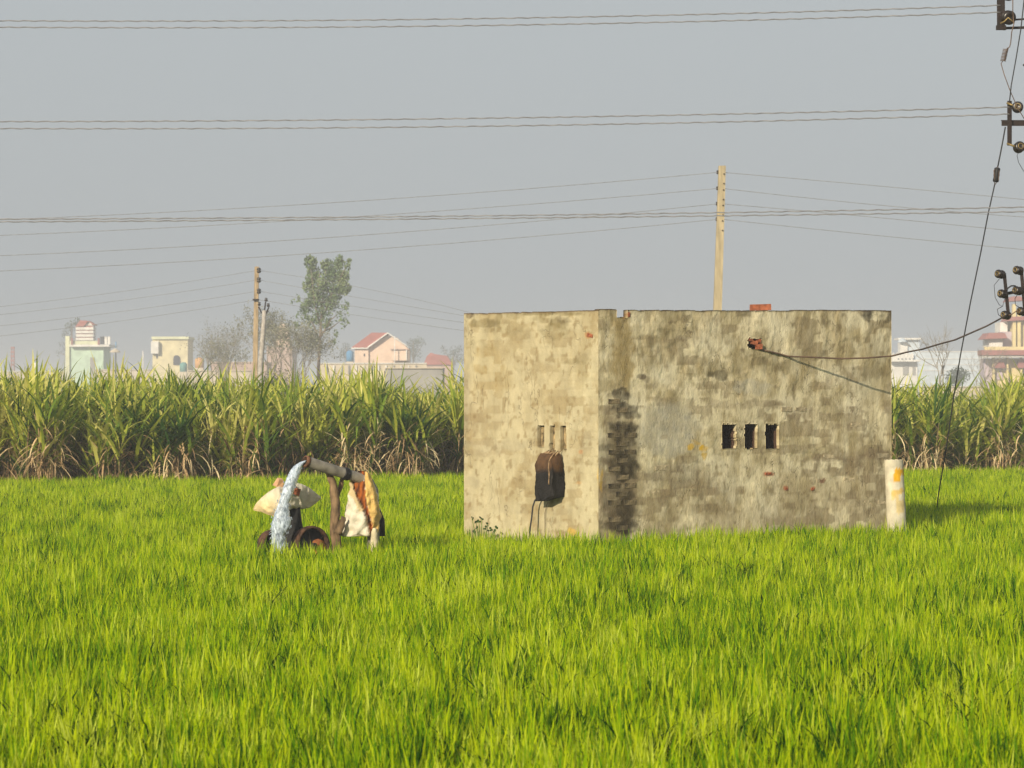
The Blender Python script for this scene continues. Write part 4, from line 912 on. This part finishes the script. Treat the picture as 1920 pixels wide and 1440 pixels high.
# overhead pairs between the transformer pole and beyond the left edge
def overhead(pts_, rad, label, group, Yc=YT):
    X = [p[0] for p in pts_]; Yv = [p[1] for p in pts_]; c = np.polyfit(X, Yv, 2); m_ = MB(); ps = []
    for k in range(260):
        x = lerp(-620, X[-1], k / 259); an = k * 1.9; ps.append(P(x, np.polyval(c, x), Yc) + Vector((0, math.sin(an) * .0045, math.cos(an) * .0045)))
    ps[-1] = P(X[-1], Yv[-1], Yc); m_.tube(ps, rad, 5); m_.build('overhead_line', M['alu'], None, label=label, cat='power line', group=group)
for a, b, s_, r_ in (((0, 39), (960, 34), (1876, 10), .0075), ((0, 51), (960, 47), (1876, 23), .0075), ((0, 228), (960, 221), (1893, 201), .0075), ((0, 241), (960, 236), (1893, 214), .0075),
                     ((0, 411), (960, 404), (1990, 387), .0075), ((0, 416), (960, 409), (1990, 396), .0075)):
    k = a[1]
    nm = {39: 'upper wire of the topmost pair crossing the sky', 51: 'lower wire of the topmost pair crossing the sky', 228: 'upper wire of the middle pair crossing the sky', 241: 'lower wire of the middle pair crossing the sky',
          411: 'upper wire of the lowest close pair crossing the sky', 416: 'lower wire of the lowest close pair crossing the sky'}[k]
    overhead([a, b, s_], r_ * 1.15, nm, 'long power lines crossing the sky')

# service cable from the bracket to the hole in the wall
u_, z_ = on_wall(1424, 655, U); S0 = C0 + U * u_ + NR * .01 + Vector((0, 0, z_))
cab = [S0]
for x, y, off in ((1440, 659, .02), (1460, 664, .02), (1474, 668, .025)):
    u_, z_ = on_wall(x, y, U); cab.append(C0 + U * u_ + NR * off + Vector((0, 0, z_)))
u0_, _ = on_wall(1474, 668, U); KS = .40; St = C0 + U * u0_ + NR * .03; Dc = U + NR * KS
def cabY(x):
    a = (x - 960) / F; t = (a * St.y - St.x) / (Dc.x - a * Dc.y); return St.y + Dc.y * t
for x, y in ((1490, 668.5), (1510, 669), (1540, 671), (1580, 673), (1625, 671), (1672, 667), (1700, 661), (1730, 654), (1760, 646), (1790, 637), (1820, 625), (1850, 611), (1886, 592)):
    Yc_ = cabY(x) if x <= 1672 else lerp(cabY(1672), YT - .1, ((x - 1672) / 214) ** 1.3)
    cab.append(P(x, y + .6 * math.sin(x * .11), Yc_))
MB().tube(cab, .011, 6).build('service_cable', M['cable'], None, label='twisted brown cable from the broken hole in the hut to the right bracket', cat='cable')

# ------------------------------------------------------------------ weeds by the lit wall
WD = leaf_mat('weed_leaf', [(0.02, 0.04, 0.015), (0.05, 0.09, 0.02), (0.10, 0.17, 0.03)], transl=.25, wscale=3)
wd = tag(empty('weed', P(903, 1000, 34.0)), 'small leafy weed with round dark leaves against the sunlit wall', 'weed'); wd.location.z = 0
stm = MB(); lf = MB(); r_ = random.Random(12)
for x, y in ((885, 972), (893, 981), (903, 973), (898, 975), (908, 990), (915, 984), (917, 993), (925, 996), (888, 995), (896, 990), (930, 990)):
    tip = P(x, y, 34.0 + r_.uniform(-.1, .1)); stm.tube([P(903 + (x - 903) * .3, 1045, 34.0), P(903 + (x - 903) * .7, (y + 1045) / 2 - 10, 34.0), tip], [.006, .005, .003], 5)
    for k in range(3):
        c = tip + Vector((r_.uniform(-.02, .02), r_.uniform(-.02, .02), r_.uniform(-.02, .02))); nn = Vector((r_.uniform(-1, 1), -1, r_.uniform(-.6, 1))).normalized(); b = nn.orthogonal().normalized(); d_ = nn.cross(b); rr = r_.uniform(.010, .018)
        lf.add([c + (b * math.cos(j * 1.047) + d_ * math.sin(j * 1.047)) * rr for j in range(6)], [tuple(range(6))], 0, False, [(0, 0, 0)] * 6)
stm.build('stem', mat('weed_stem', (.12, .2, .03)), wd); lf.build('foliage', WD, wd, kind='stuff')

# ------------------------------------------------------------------ the far village
def fmat(name, col, noise=.10): return mat(name, col, noise=noise, scale=.7, rough=.9, spec=.1)
FM = {k: fmat(k, c) for k, c in dict(mint_wall=(.50, .66, .52), white_wall=(.74, .72, .68), pink_wall=(.74, .56, .44), cream_wall=(.70, .62, .38), red_roof=(.38, .13, .11), sand_wall=(.58, .50, .38),
      grey_wall=(.32, .31, .29), lime_wall=(.66, .68, .46), yellow_wall=(.72, .60, .30), brown_brick=(.46, .33, .27), dark_opening=(.05, .05, .07), pale_blue_wall=(.58, .66, .74), maroon_trim=(.33, .13, .12), blue_tank=(.10, .28, .5),
      black_tank=(.03, .035, .05), teal_tank=(.12, .30, .28), orange_clay=(.62, .34, .12), lilac_wall=(.5, .42, .48)).items()}
VK = 2.0               # the village lies this much farther out than the first survey distances
def fb(root, name, m_, x0, x1, y0, y1, Y, dep=4.0, dy=0.0, base=False, lab=None):
    """box with its front face at distance Y+dy covering photo px x0..x1, y0..y1; base: runs down to the ground"""
    Y *= VK; dep *= VK; dy *= VK; YY = Y + dy; a = P(x0, y0, YY); b = P(x1, y1, YY); z0 = 0 if base else b.z
    return MB().box(((a.x + b.x) / 2, YY + dep / 2, (a.z + z0) / 2), (b.x - a.x, dep, a.z - z0)).build(name, FM[m_], root, **({'label': lab} if lab else {}))
def house(name, px, Y, label, cat='house'):
    Y *= VK; o = tag(empty(name, (P(px, 0, Y).x, Y, 0)), label, cat); return o
def fprism(root, name, m_, pts_, Y, dep, dy=0):
    Y *= VK; dep *= VK; dy *= VK
    return MB().prism([P(x, y, Y + dy) for x, y in pts_][::-1], Vector((0, dep, 0))).build(name, FM[m_], root)

# mint green house
Y = 330; h = house('village_house', 160, Y, 'mint green two storey house with a striped white gable tower on its roof')
fb(h, 'wall', 'mint_wall', 129, 194, 649, 700, Y, 6, base=True); fb(h, 'corner_pillar', 'lime_wall', 122.5, 130, 630, 700, Y, 1.2, -.3, base=True)
fb(h, 'balcony_slab', 'white_wall', 130.2, 205, 646, 650, Y, 6.6, -.9); fb(h, 'parapet', 'lime_wall', 131, 186, 639, 645.8, Y, .3, -.6)
for x in (133, 183): fb(h, 'parapet_post', 'maroon_trim', x, x + 3.5, 634, 646, Y, .4, -1.0)
for k, x in enumerate((196, 202)): fb(h, 'parapet_panel', 'white_wall', x, x + 4.5, 631, 645.5, Y, .4, -.5)
fb(h, 'water_tank', 'black_tank', 188, 194, 631, 645.5, Y, 1, 1.0); fb(h, 'door', 'grey_wall', 169, 177, 670, 700, Y, .2, -.12, base=True)
for k in range(4): fb(h, 'tower_band', 'white_wall', 142, 175, 613.5 + k * 6.6, 618.2 + k * 6.6, Y, 2.2, -.1)
fb(h, 'tower', 'maroon_trim', 143.5, 173.5, 611, 645, Y, 1.9, .06)
fprism(h, 'gable', 'white_wall', [(156, 612.5), (175, 612.5), (171, 606), (165, 603)], Y, 1.8, .1)
fprism(h, 'roof', 'red_roof', [(141, 612.8), (156, 612.8), (166, 601.5), (150, 600.5)], Y, 2.2, -.2)
fprism(h, 'roof', 'red_roof', [(166, 601.5), (164, 601.8), (176, 610), (178, 609)], Y, 2.2, -.2)
# cream block
Y = 300; h = house('village_house', 318, Y, 'plain cream flat roofed block house with a dark arched doorway')
fb(h, 'wall', 'cream_wall', 286, 352, 634, 700, Y, 5, base=True); fb(h, 'roof_slab', 'lime_wall', 284, 354, 631, 636, Y, 5.6, -.3); fb(h, 'side_bay', 'white_wall', 283, 297, 640, 663, Y, 1.4, -.6)
fb(h, 'window', 'dark_opening', 293, 295.5, 660, 672, Y, .1, -.07)
dm = [(325, 684), (325, 672)] + [(331 + 6 * math.cos(a_), 672 - 6 * math.sin(a_)) for a_ in np.linspace(math.pi, 0, 7)][1:] + [(337.5, 684)]
fprism(h, 'doorway', 'dark_opening', dm, Y, .2, -.14)
# tanks, lamp and bits of roofs in the village
def tank(px, y0, y1, rpx, Y, m_, name, label):
    Y *= VK; r_ = rpx * Y / F; a = P(px, y0, Y).z; b = P(px, y1, Y).z
    o = tag(empty(name, (P(px, 0, Y).x, Y, 0)), label, 'tank')
    MB().lathe([(0, 0), (0, r_), ((a - b) * .8, r_), ((a - b) * .93, r_ * .7), (a - b, r_ * .25), (a - b, 0)], Vector((P(px, 0, Y).x, Y, b)), (0, 0, 1), 16).build('drum', FM[m_], o)
    MB().box((P(px, 0, Y).x, Y, (b - .003) / 2), (r_ * 1.9, r_ * 1.9, b - .006)).build('stand', FM['sand_wall'], o)
tank(66, 680, 698, 5.5, 260, 'white_wall', 'water_tank', 'white domed water tank at the left above the sugarcane')
tank(344, 679, 697, 7, 285, 'teal_tank', 'water_tank', 'teal water tank at the right foot of the cream block')
tank(374, 670, 690, 8.5, 280, 'orange_clay', 'water_tank', 'orange round water tank between the cream block and the bare trees')
tank(656, 657, 678, 7, 250, 'blue_tank', 'water_tank', 'blue water tank beside the pink gabled house')
lp = house('village_lamp', 216, 300, 'lamp post with a wide mushroom shaped shade beside the mint house', 'lamp')
YV = 300 * VK
MB().tube([Vector((P(217, 0, YV).x, YV, 0)), P(217, 660, YV)], .15, 8).build('shaft', FM['black_tank'], lp)
MB().lathe([(0, 1.05), (.17, 1.12), (.6, .5), (.85, .09)], P(216, 661, YV), (0, 0, 1), 14).build('shade', FM['sand_wall'], lp)
MB().tube([P(217, 653, YV), P(217.5, 641, YV)], [.09, .15], 6).build('finial', FM['blue_tank'], lp)
YV = 360 * VK; lt = house('lattice_tower', 24, 360, 'small reddish lattice tower far off at the left edge', 'tower')
for sx in (-1, 1):
    for sy in (-1, 1): MB().tube([Vector((P(24, 0, YV).x + sx * .5, YV + sy * .5, 0)), P(24 + sx * 2, 650, YV) + Vector((0, sy * .3, 0))], .10, 5).build('leg', FM['maroon_trim'], lt)
for k in range(5): MB().box(P(24, 652 + k * 8, YV), (.9, .85, .4)).build('brace', FM['maroon_trim'], lt)
YV = 270 * VK; MB().tube([Vector((P(268, 0, YV).x, YV, 0)), P(268.5, 680, YV), P(268, 658, YV)], [.13, .11, .10], 6).build('white_mast', FM['white_wall'], None, label='thin white mast left of the cream block', cat='mast')
# low walls and sheds seen just above the cane
def low(name, m_, x0, x1, y0, Y, dep, label, cat='wall', cap=None, **k_):
    h = house(name, (x0 + x1) / 2, Y, label, cat); fb(h, 'wall', m_, x0, x1, y0, 700, Y, dep, base=True)
    if cap: fb(h, 'coping', cap, x0 - .6, x1 + .6, y0 - 1.6, y0 - .1, Y, dep + .3, -.12)
    return h
low('long_shed', 'sand_wall', -60, 120, 697, 340, 5, 'long low sand coloured shed at the far left', 'shed', 'white_wall')
low('boundary_wall', 'sand_wall', 176, 300, 694, 325, 3, 'low pinkish wall between the mint house and the cream block', 'wall', 'sand_wall')
low('long_shed', 'brown_brick', 395, 500, 680, 270, 5, 'long brown brick shed behind the bare trees', 'shed', 'pink_wall')
low('boundary_wall', 'sand_wall', 352, 470, 696, 240, .4, 'low pink wall in front of the brown brick shed', 'wall', 'sand_wall')
h = low('village_house', 'brown_brick', 500, 548, 650, 300, 6, 'salmon house mostly hidden behind the bare thicket', 'house', 'sand_wall'); fprism(h, 'gable', 'pink_wall', [(515, 648), (545, 648), (538, 612), (526, 604)], 300, 3, 1.0)
low('boundary_wall', 'sand_wall', 596, 800, 682, 215, .4, 'long weathered cream yard wall below the pink gabled house', 'wall', 'white_wall')
for k in range(13): MB().box(P(612 + k * 14, 693, 214.92 * VK), (.2, .2, 1.25)).build('pier', FM['white_wall' if k % 3 else 'grey_wall'], bpy.data.objects['boundary_wall.002'])
h = low('grey_shed', 'grey_wall', 722, 830, 691, 150, 4, 'grey cement rendered shed standing just behind the sugarcane', 'shed', 'sand_wall'); fb(h, 'pale_corner', 'cream_wall', 690, 720.5, 695, 730, 150, 3.6, .2, base=True)
# pink gabled house
Y = 250; h = house('village_house', 715, Y, 'pink house with a red tiled gable roof')
fprism(h, 'gable_wall', 'pink_wall', [(691, 676), (766, 676), (766, 655), (745, 634), (728, 628), (691, 651)], Y, 5, .25)
fb(h, 'wall', 'pink_wall', 665, 690.8, 651, 690, Y, 5, base=True); fb(h, 'lower_wall', 'pink_wall', 691, 766, 676.2, 700, Y, 5, .25, base=True)
fprism(h, 'roof', 'red_roof', [(659, 651.5), (690, 651.5), (727, 624), (697, 623.5)], Y, 5.4, -.2)
YV = (Y - .35) * VK; MB().prism([P(x, y, YV) for x, y in ((689, 653), (727, 625.5), (765, 651), (765, 649), (727, 623), (689, 650))], Vector((0, .3, 0))).build('barge_board', FM['white_wall'], h)
fb(h, 'eave', 'white_wall', 658.5, 690, 651.7, 654, Y, .3, -.3)
fb(h, 'porch', 'pink_wall', 734, 767, 656, 676, Y, 1.6, -1.5); fb(h, 'porch_roof', 'brown_brick', 732, 768, 654, 655.8, Y, 1.9, -1.7); fb(h, 'porch_post', 'white_wall', 761, 763, 656, 676, Y, .2, -1.75)
fb(h, 'window', 'dark_opening', 682, 684, 663, 668, Y, .1, -.06); MB().tube([P(740, 700, (Y - 2.1) * VK), P(740, 630, (Y - 2.1) * VK)], .08, 6).build('pole', FM['white_wall'], h)
h = house('red_barn', 822, 290, 'low barn with a hipped dark red roof left of the hut', 'barn')
fb(h, 'wall', 'brown_brick', 797, 846, 683, 700, 290, 4, base=True); fprism(h, 'roof', 'red_roof', [(794, 684), (849, 684), (838, 667), (815, 664), (808, 661), (800, 668)], 290, 4.4, -.2)
# right hand side
Y = 310; h = house('white_tower_house', 1698, Y, 'white house with a roof tower seen right of the hut')
fb(h, 'wall', 'white_wall', 1660, 1720, 678, 720, Y, 6, base=True); fb(h, 'upper_floor', 'white_wall', 1672, 1713, 664, 677.8, Y, 5, .3); fb(h, 'stair_tower', 'pale_blue_wall', 1702, 1724, 637, 677.7, Y, 2.5, .8)
fb(h, 'stair_tower', 'white_wall', 1688, 1701.8, 642, 663.8, Y, 2, .5); fb(h, 'roof_slab', 'white_wall', 1684, 1727, 633.5, 636.8, Y, 3.4, .2); fb(h, 'balcony_slab', 'white_wall', 1668, 1726, 674.5, 677.9, Y, 1.2, -1.25)
MB().lathe([(0, .93), (.25, .85), (.68, .34), (.76, 0)], P(1692, 641, Y * VK), (0, 0, 1), 12).build('blue_dome', FM['pale_blue_wall'], h)
for x0, x1 in ((1693, 1703), (1711, 1716)): fb(h, 'window', 'grey_wall', x0, x1, 686, 703, Y, .2, -.13)
for k in range(6): fb(h, 'rail_post', 'white_wall', 1674 + k * 7, 1676 + k * 7, 661, 674.4, Y, .2, -1.2)
h = low('long_warehouse', 'pale_blue_wall', 1722, 1862, 660, 420, 12, 'long pale blue warehouse fading in the haze', 'warehouse', 'white_wall')
for k in range(3): fb(h, 'cladding_band', 'white_wall', 1722.5, 1861, 672 + k * 11, 673.2 + k * 11, 420, .2, -.13)
low('boundary_wall', 'sand_wall', 1725, 1850, 726, 170, .4, 'low pink wall behind the cane right of the hut', 'wall', 'sand_wall'); low('grey_shed', 'grey_wall', 1640, 1722, 726, 160, 3, 'low grey shed corner right of the hut', 'shed', 'pale_blue_wall')
# yellow mansion with maroon roofs
Y = 215; h = house('yellow_mansion', 1900, Y, 'ornate yellow mansion with maroon canopies at the right edge', 'house')
fb(h, 'wall', 'yellow_wall', 1862, 2010, 672, 720, Y, 6, base=True); fb(h, 'balcony_band', 'maroon_trim', 1841, 2010, 656.5, 666, Y, 2, -1.9); fb(h, 'cornice', 'white_wall', 1842, 2010, 666.2, 670, Y, 1.8, -1.7); fb(h, 'parapet', 'yellow_wall', 1846, 2010, 650, 656.3, Y, .3, -1.6)
fb(h, 'upper_wall', 'white_wall', 1855, 1880, 634, 650, Y, 3, -.4); fb(h, 'upper_wall', 'lilac_wall', 1880.2, 1900, 622, 650, Y, 3, .3); fb(h, 'upper_wall', 'yellow_wall', 1900.2, 2010, 600, 650, Y, 4, .2)
fprism(h, 'canopy_roof', 'maroon_trim', [(1845, 636), (1889, 634), (1884, 624), (1855, 624)], Y, 3, -1.0); fb(h, 'upper_room', 'white_wall', 1875.5, 1889, 604, 623, Y, 2.4, 1.2)
fb(h, 'tower_column', 'yellow_wall', 1899, 1905, 570, 650, Y, .5, -.3); fb(h, 'tower_column', 'yellow_wall', 1908, 1914, 586, 650, Y, .5, -.3)
fprism(h, 'canopy_roof', 'maroon_trim', [(1888, 602), (1925, 600), (1960, 600), (1958, 592), (1893, 594)], Y, 3, -.6); fprism(h, 'tower_roof', 'maroon_trim', [(1890, 565), (1925, 563), (1912, 555), (1898, 556)], Y, 2.5, -.7)
for x0, x1 in ((1868, 1880), (1913, 1930)): fprism(h, 'window_canopy', 'maroon_trim', [(x0 - 6, 690), (x1 + 6, 690), (x1, 672), (x0, 672)], Y, .8, -.85); fb(h, 'window', 'lilac_wall', x0, x1, 690, 712, Y, .2, -.15)
fb(h, 'grey_bay', 'lilac_wall', 1846, 1861, 672, 720, Y, 2, .3, base=True)
for k in range(5): fb(h, 'column', 'yellow_wall', 1861.5 + k * 26, 1865 + k * 26, 670.2, 720, Y, .4, -.6, base=True)

# ------------------------------------------------------------------ trees
BK = mat('tree_bark', (.22, .17, .13), noise=.3, scale=6); BKG = mat('grey_twigs', (.30, .265, .21), noise=.25, scale=5)
EU = leaf_mat('eucalyptus_leaf', [(.06, .11, .05), (.14, .21, .09), (.24, .30, .14)], transl=.25, wscale=.9)
FA = leaf_mat('far_foliage', [(.03, .05, .03), (.055, .085, .045), (.09, .12, .06)], transl=.2, wscale=.5)
SPARSE = leaf_mat('sparse_olive_leaf', [(.13, .14, .09), (.22, .22, .14), (.32, .30, .20)], transl=.2, wscale=.8)
def leaves(mb, c, rad, n, sz, r, squash=1.0, drape=0.0):
    for k in range(n):
        d_ = Vector((r.gauss(0, 1), r.gauss(0, 1), r.gauss(0, 1))); d_.normalize(); q = Vector(c) + Vector((d_.x, d_.y, d_.z * squash)) * rad * r.random() ** .45
        a = Vector((r.uniform(-1, 1), r.uniform(-1, 1), r.uniform(-1, 1) - drape)).normalized(); b = a.orthogonal().normalized(); b = (Matrix.Rotation(r.uniform(0, 3.14), 3, a) @ b); s_ = sz * r.uniform(.5, 1.3); v = r.uniform(-.3, .3)
        mb.add([q - a * s_, q + b * s_ * .45, q + a * s_, q - b * s_ * .45], [(0, 1, 2, 3)], 0, False, [(v, v, v)] * 4)
def twigs(mb, tips, p, d_, ln, rad, depth, r, spread=.55):
    q = p + d_ * ln; mid = p.lerp(q, .5) + Vector([r.uniform(-1, 1) * ln * .06 for _ in range(3)]); mb.tube([p, mid, q], [rad, rad * .8, rad * .6], 4 if depth < 3 else 5, cap=False); tips.append((q, depth))
    if depth == 0: return
    for k in range(r.choice((2, 3, 3))):
        nd = (d_ + Vector([r.gauss(0, spread) for _ in range(3)]) + Vector((0, 0, .12))).normalized(); twigs(mb, tips, p.lerp(q, r.uniform(.55, 1)), nd, ln * r.uniform(.62, .85), rad * .6, depth - 1, r, spread)
# eucalyptus
Y = 250; r = random.Random(31); eu = tag(empty('eucalyptus_tree', (P(600, 0, Y).x, Y, 0)), 'tall slender eucalyptus with a ragged blue green crown', 'tree')
tr = MB(); base = Vector((P(597, 0, Y).x, Y, 0)); tr.tube([base, P(597, 690, Y), P(600, 640, Y), P(602, 600, Y), P(606, 550, Y), P(612, 500, Y)], [.15, .13, .11, .09, .065, .02], 8)
for a_, b_, c_ in (((601, 612), (590, 570), (583, 505)), ((602, 600), (620, 560), (632, 495)), ((603, 580), (596, 540), (600, 510)), ((600, 635), (620, 600), (645, 580)), ((600, 640), (588, 610), (575, 590)), ((604, 570), (630, 540), (648, 500)), ((601, 625), (625, 612), (640, 600))):
    tr.tube([P(*a_, Y), P(*b_, Y + r.uniform(-.5, .5)), P(*c_, Y + r.uniform(-.6, .6))], [.075, .05, .018], 5)
tr.build('trunk', BK, eu); cr = MB(); s_ = Y / F
for x, y, rp_, n in ((583, 492, 12, 300), (588, 515, 14, 380), (580, 535, 13, 300), (606, 497, 6, 60), (614, 500, 12, 280), (636, 492, 11, 260), (628, 515, 14, 380), (645, 520, 11, 240), (652, 500, 6, 60), (655, 488, 4, 30), (610, 530, 16, 380), (598, 550, 18, 420),
                     (630, 545, 15, 400), (645, 540, 11, 230), (655, 540, 6, 60), (622, 565, 15, 330), (585, 560, 14, 240), (575, 575, 12, 160), (605, 580, 20, 300), (590, 600, 16, 150), (612, 605, 14, 130), (575, 600, 9, 50), (648, 572, 9, 60), (640, 590, 14, 70), (646, 606, 10, 40), (565, 590, 10, 40), (558, 560, 7, 20), (556, 610, 8, 30), (630, 625, 8, 22), (625, 640, 5, 16), (590, 630, 12, 40), (548, 565, 5, 10)):
    leaves(cr, P(x, y, Y + r.uniform(-.35, .35)), rp_ * 1.05 * s_, int(n * .95), .16, r, 1.25, .5)
cr.build('crown', EU, eu, kind='stuff')
# bare thickets
def bare(px, Ytree, top, half, seed, label, leafn, nst=5, name='bare_tree', lm=None, depth=5, lf=.07):
    Ytree *= 1.5; r = random.Random(seed); H_ = P(0, top, Ytree).z; o = tag(empty(name, (P(px, 0, Ytree).x, Ytree, 0)), label, 'tree'); mb = MB(); tips = []
    for k in range(nst):
        a = Vector((P(px, 0, Ytree).x + r.uniform(-.3, .3), Ytree + r.uniform(-.3, .3), 0)); sp_ = half * Ytree / F
        d_ = Vector((r.uniform(-1, 1) * sp_ / H_ * 1.0, r.uniform(-.25, .25), 1)).normalized(); L0 = H_ * .30
        mb.tube([a, a + d_ * L0], [.085, .07], 6, cap=False); twigs(mb, tips, a + d_ * L0 * .95, d_, L0 * .95, .052, depth, r, .34)
    zmax = max(q.z for q, _ in tips); k_ = H_ / zmax
    mb.v = [(v[0], v[1], v[2] * k_) for v in mb.v]; mb.build('trunk', BKG, o, kind='stuff'); lm_ = MB()
    for q, dp in tips:
        if dp <= 2: leaves(lm_, Vector((q.x, q.y, q.z * k_)), .42, leafn, lf * 1.3, r)
    if lm_.v: lm_.build('crown', lm or SPARSE, o, kind='stuff')
bare(430, 215, 590, 46, 41, 'thin nearly bare tree left of the brown pole', 1, 4)
bare(405, 190, 625, 30, 42, 'low hazy bare bush right of the orange tank', 2, 4)
bare(520, 160, 570, 34, 43, 'brownish half bare tree between the steel pole and the eucalyptus', 3, 5)
bare(555, 158, 600, 36, 44, 'tangled olive thicket at the left foot of the eucalyptus', 3, 5)
bare(535, 120, 690, 30, 45, 'low brown scrub just above the cane left of the eucalyptus', 3, 5, depth=4)
bare(1838, 190, 640, 24, 46, 'bare leaning sapling in front of the yellow mansion', 0, 4, depth=4)
bare(1760, 150, 600, 18, 48, 'very thin tall bare twigs between the white house and the stay wire', 0, 3, depth=3)
# far round trees
def far(px, Yt, blobs, seed, label, n=1.0, twiggy=False):
    Yt *= 1.95; r = random.Random(seed); o = tag(empty('far_tree', (P(px, 0, Yt).x, Yt, 0)), label, 'tree'); tr = MB(); yb_ = max(b[1] for b in blobs)
    tr.tube([Vector((P(px, 0, Yt).x, Yt, 0)), P(px, yb_, Yt), P(px, min(b[1] for b in blobs), Yt)], [.3, .22, .08], 6)
    for b in blobs: tr.tube([P(px, yb_ + 8, Yt), P(b[0], b[1], Yt)], [.14, .05], 5)
    tr.build('trunk', BK, o); cr = MB()
    for x, y, rp_, k in blobs: leaves(cr, P(x, y, Yt + r.uniform(-.8, .8)), rp_ * 1.15 * Yt / F, int(k * n * .8), (.2 * (Yt / 600) ** .5), r, 1.0)
    cr.build('crown', FA, o, kind='stuff')
far(135, 370, [(133, 612, 10, 200), (146, 604, 8, 160), (125, 625, 9, 120), (120, 645, 9, 90), (128, 660, 11, 110), (112, 662, 7, 40), (176, 618, 5, 50)], 51, 'grey hazy tree behind the mint green house')
far(775, 370, [(775, 645, 12, 260), (785, 640, 9, 200), (768, 655, 12, 240), (795, 643, 6, 40), (778, 665, 14, 240)], 52, 'hazy round tree right of the pink gabled house')
far(650, 340, [(650, 650, 8, 120), (644, 662, 9, 140), (655, 668, 10, 150)], 53, 'hazy small tree left of the pink gabled house')
far(850, 380, [(832, 655, 8, 90), (850, 660, 11, 200), (862, 655, 8, 120), (845, 675, 14, 260), (864, 672, 10, 200)], 54, 'blue hazy tree beyond the red barn at the hut wall')
far(1795, 200, [(1785, 706, 13, 330), (1805, 704, 14, 360), (1795, 696, 10, 220), (1790, 715, 16, 330)], 55, 'dark rounded shrub behind the cane right of the hut', 1.0)
far(390, 300, [(385, 660, 10, 60), (400, 655, 12, 90), (415, 650, 12, 90), (395, 672, 14, 100)], 56, 'faint tree mass behind the orange tank')
# ------------------------------------------------------------------ haze
hz = MB().box((0, 250, 7.7), (2400, 2400, 17.4)).build('haze', None, None, origin=(0, 250, -1), kind='stuff', label='pale dusty haze over the fields')
hm_ = bpy.data.materials.new('haze_air'); hm_.use_nodes = True; t_ = hm_.node_tree; t_.nodes.clear(); pv = t_.nodes.new('ShaderNodeVolumePrincipled'); mo = t_.nodes.new('ShaderNodeOutputMaterial')
pv.inputs['Color'].default_value = (.93, .95, .98, 1); pv.inputs['Density'].default_value = .0011; pv.inputs['Anisotropy'].default_value = .0
t_.links.new(pv.outputs[0], mo.inputs['Volume']); hz.data.materials.clear(); hz.data.materials.append(hm_)
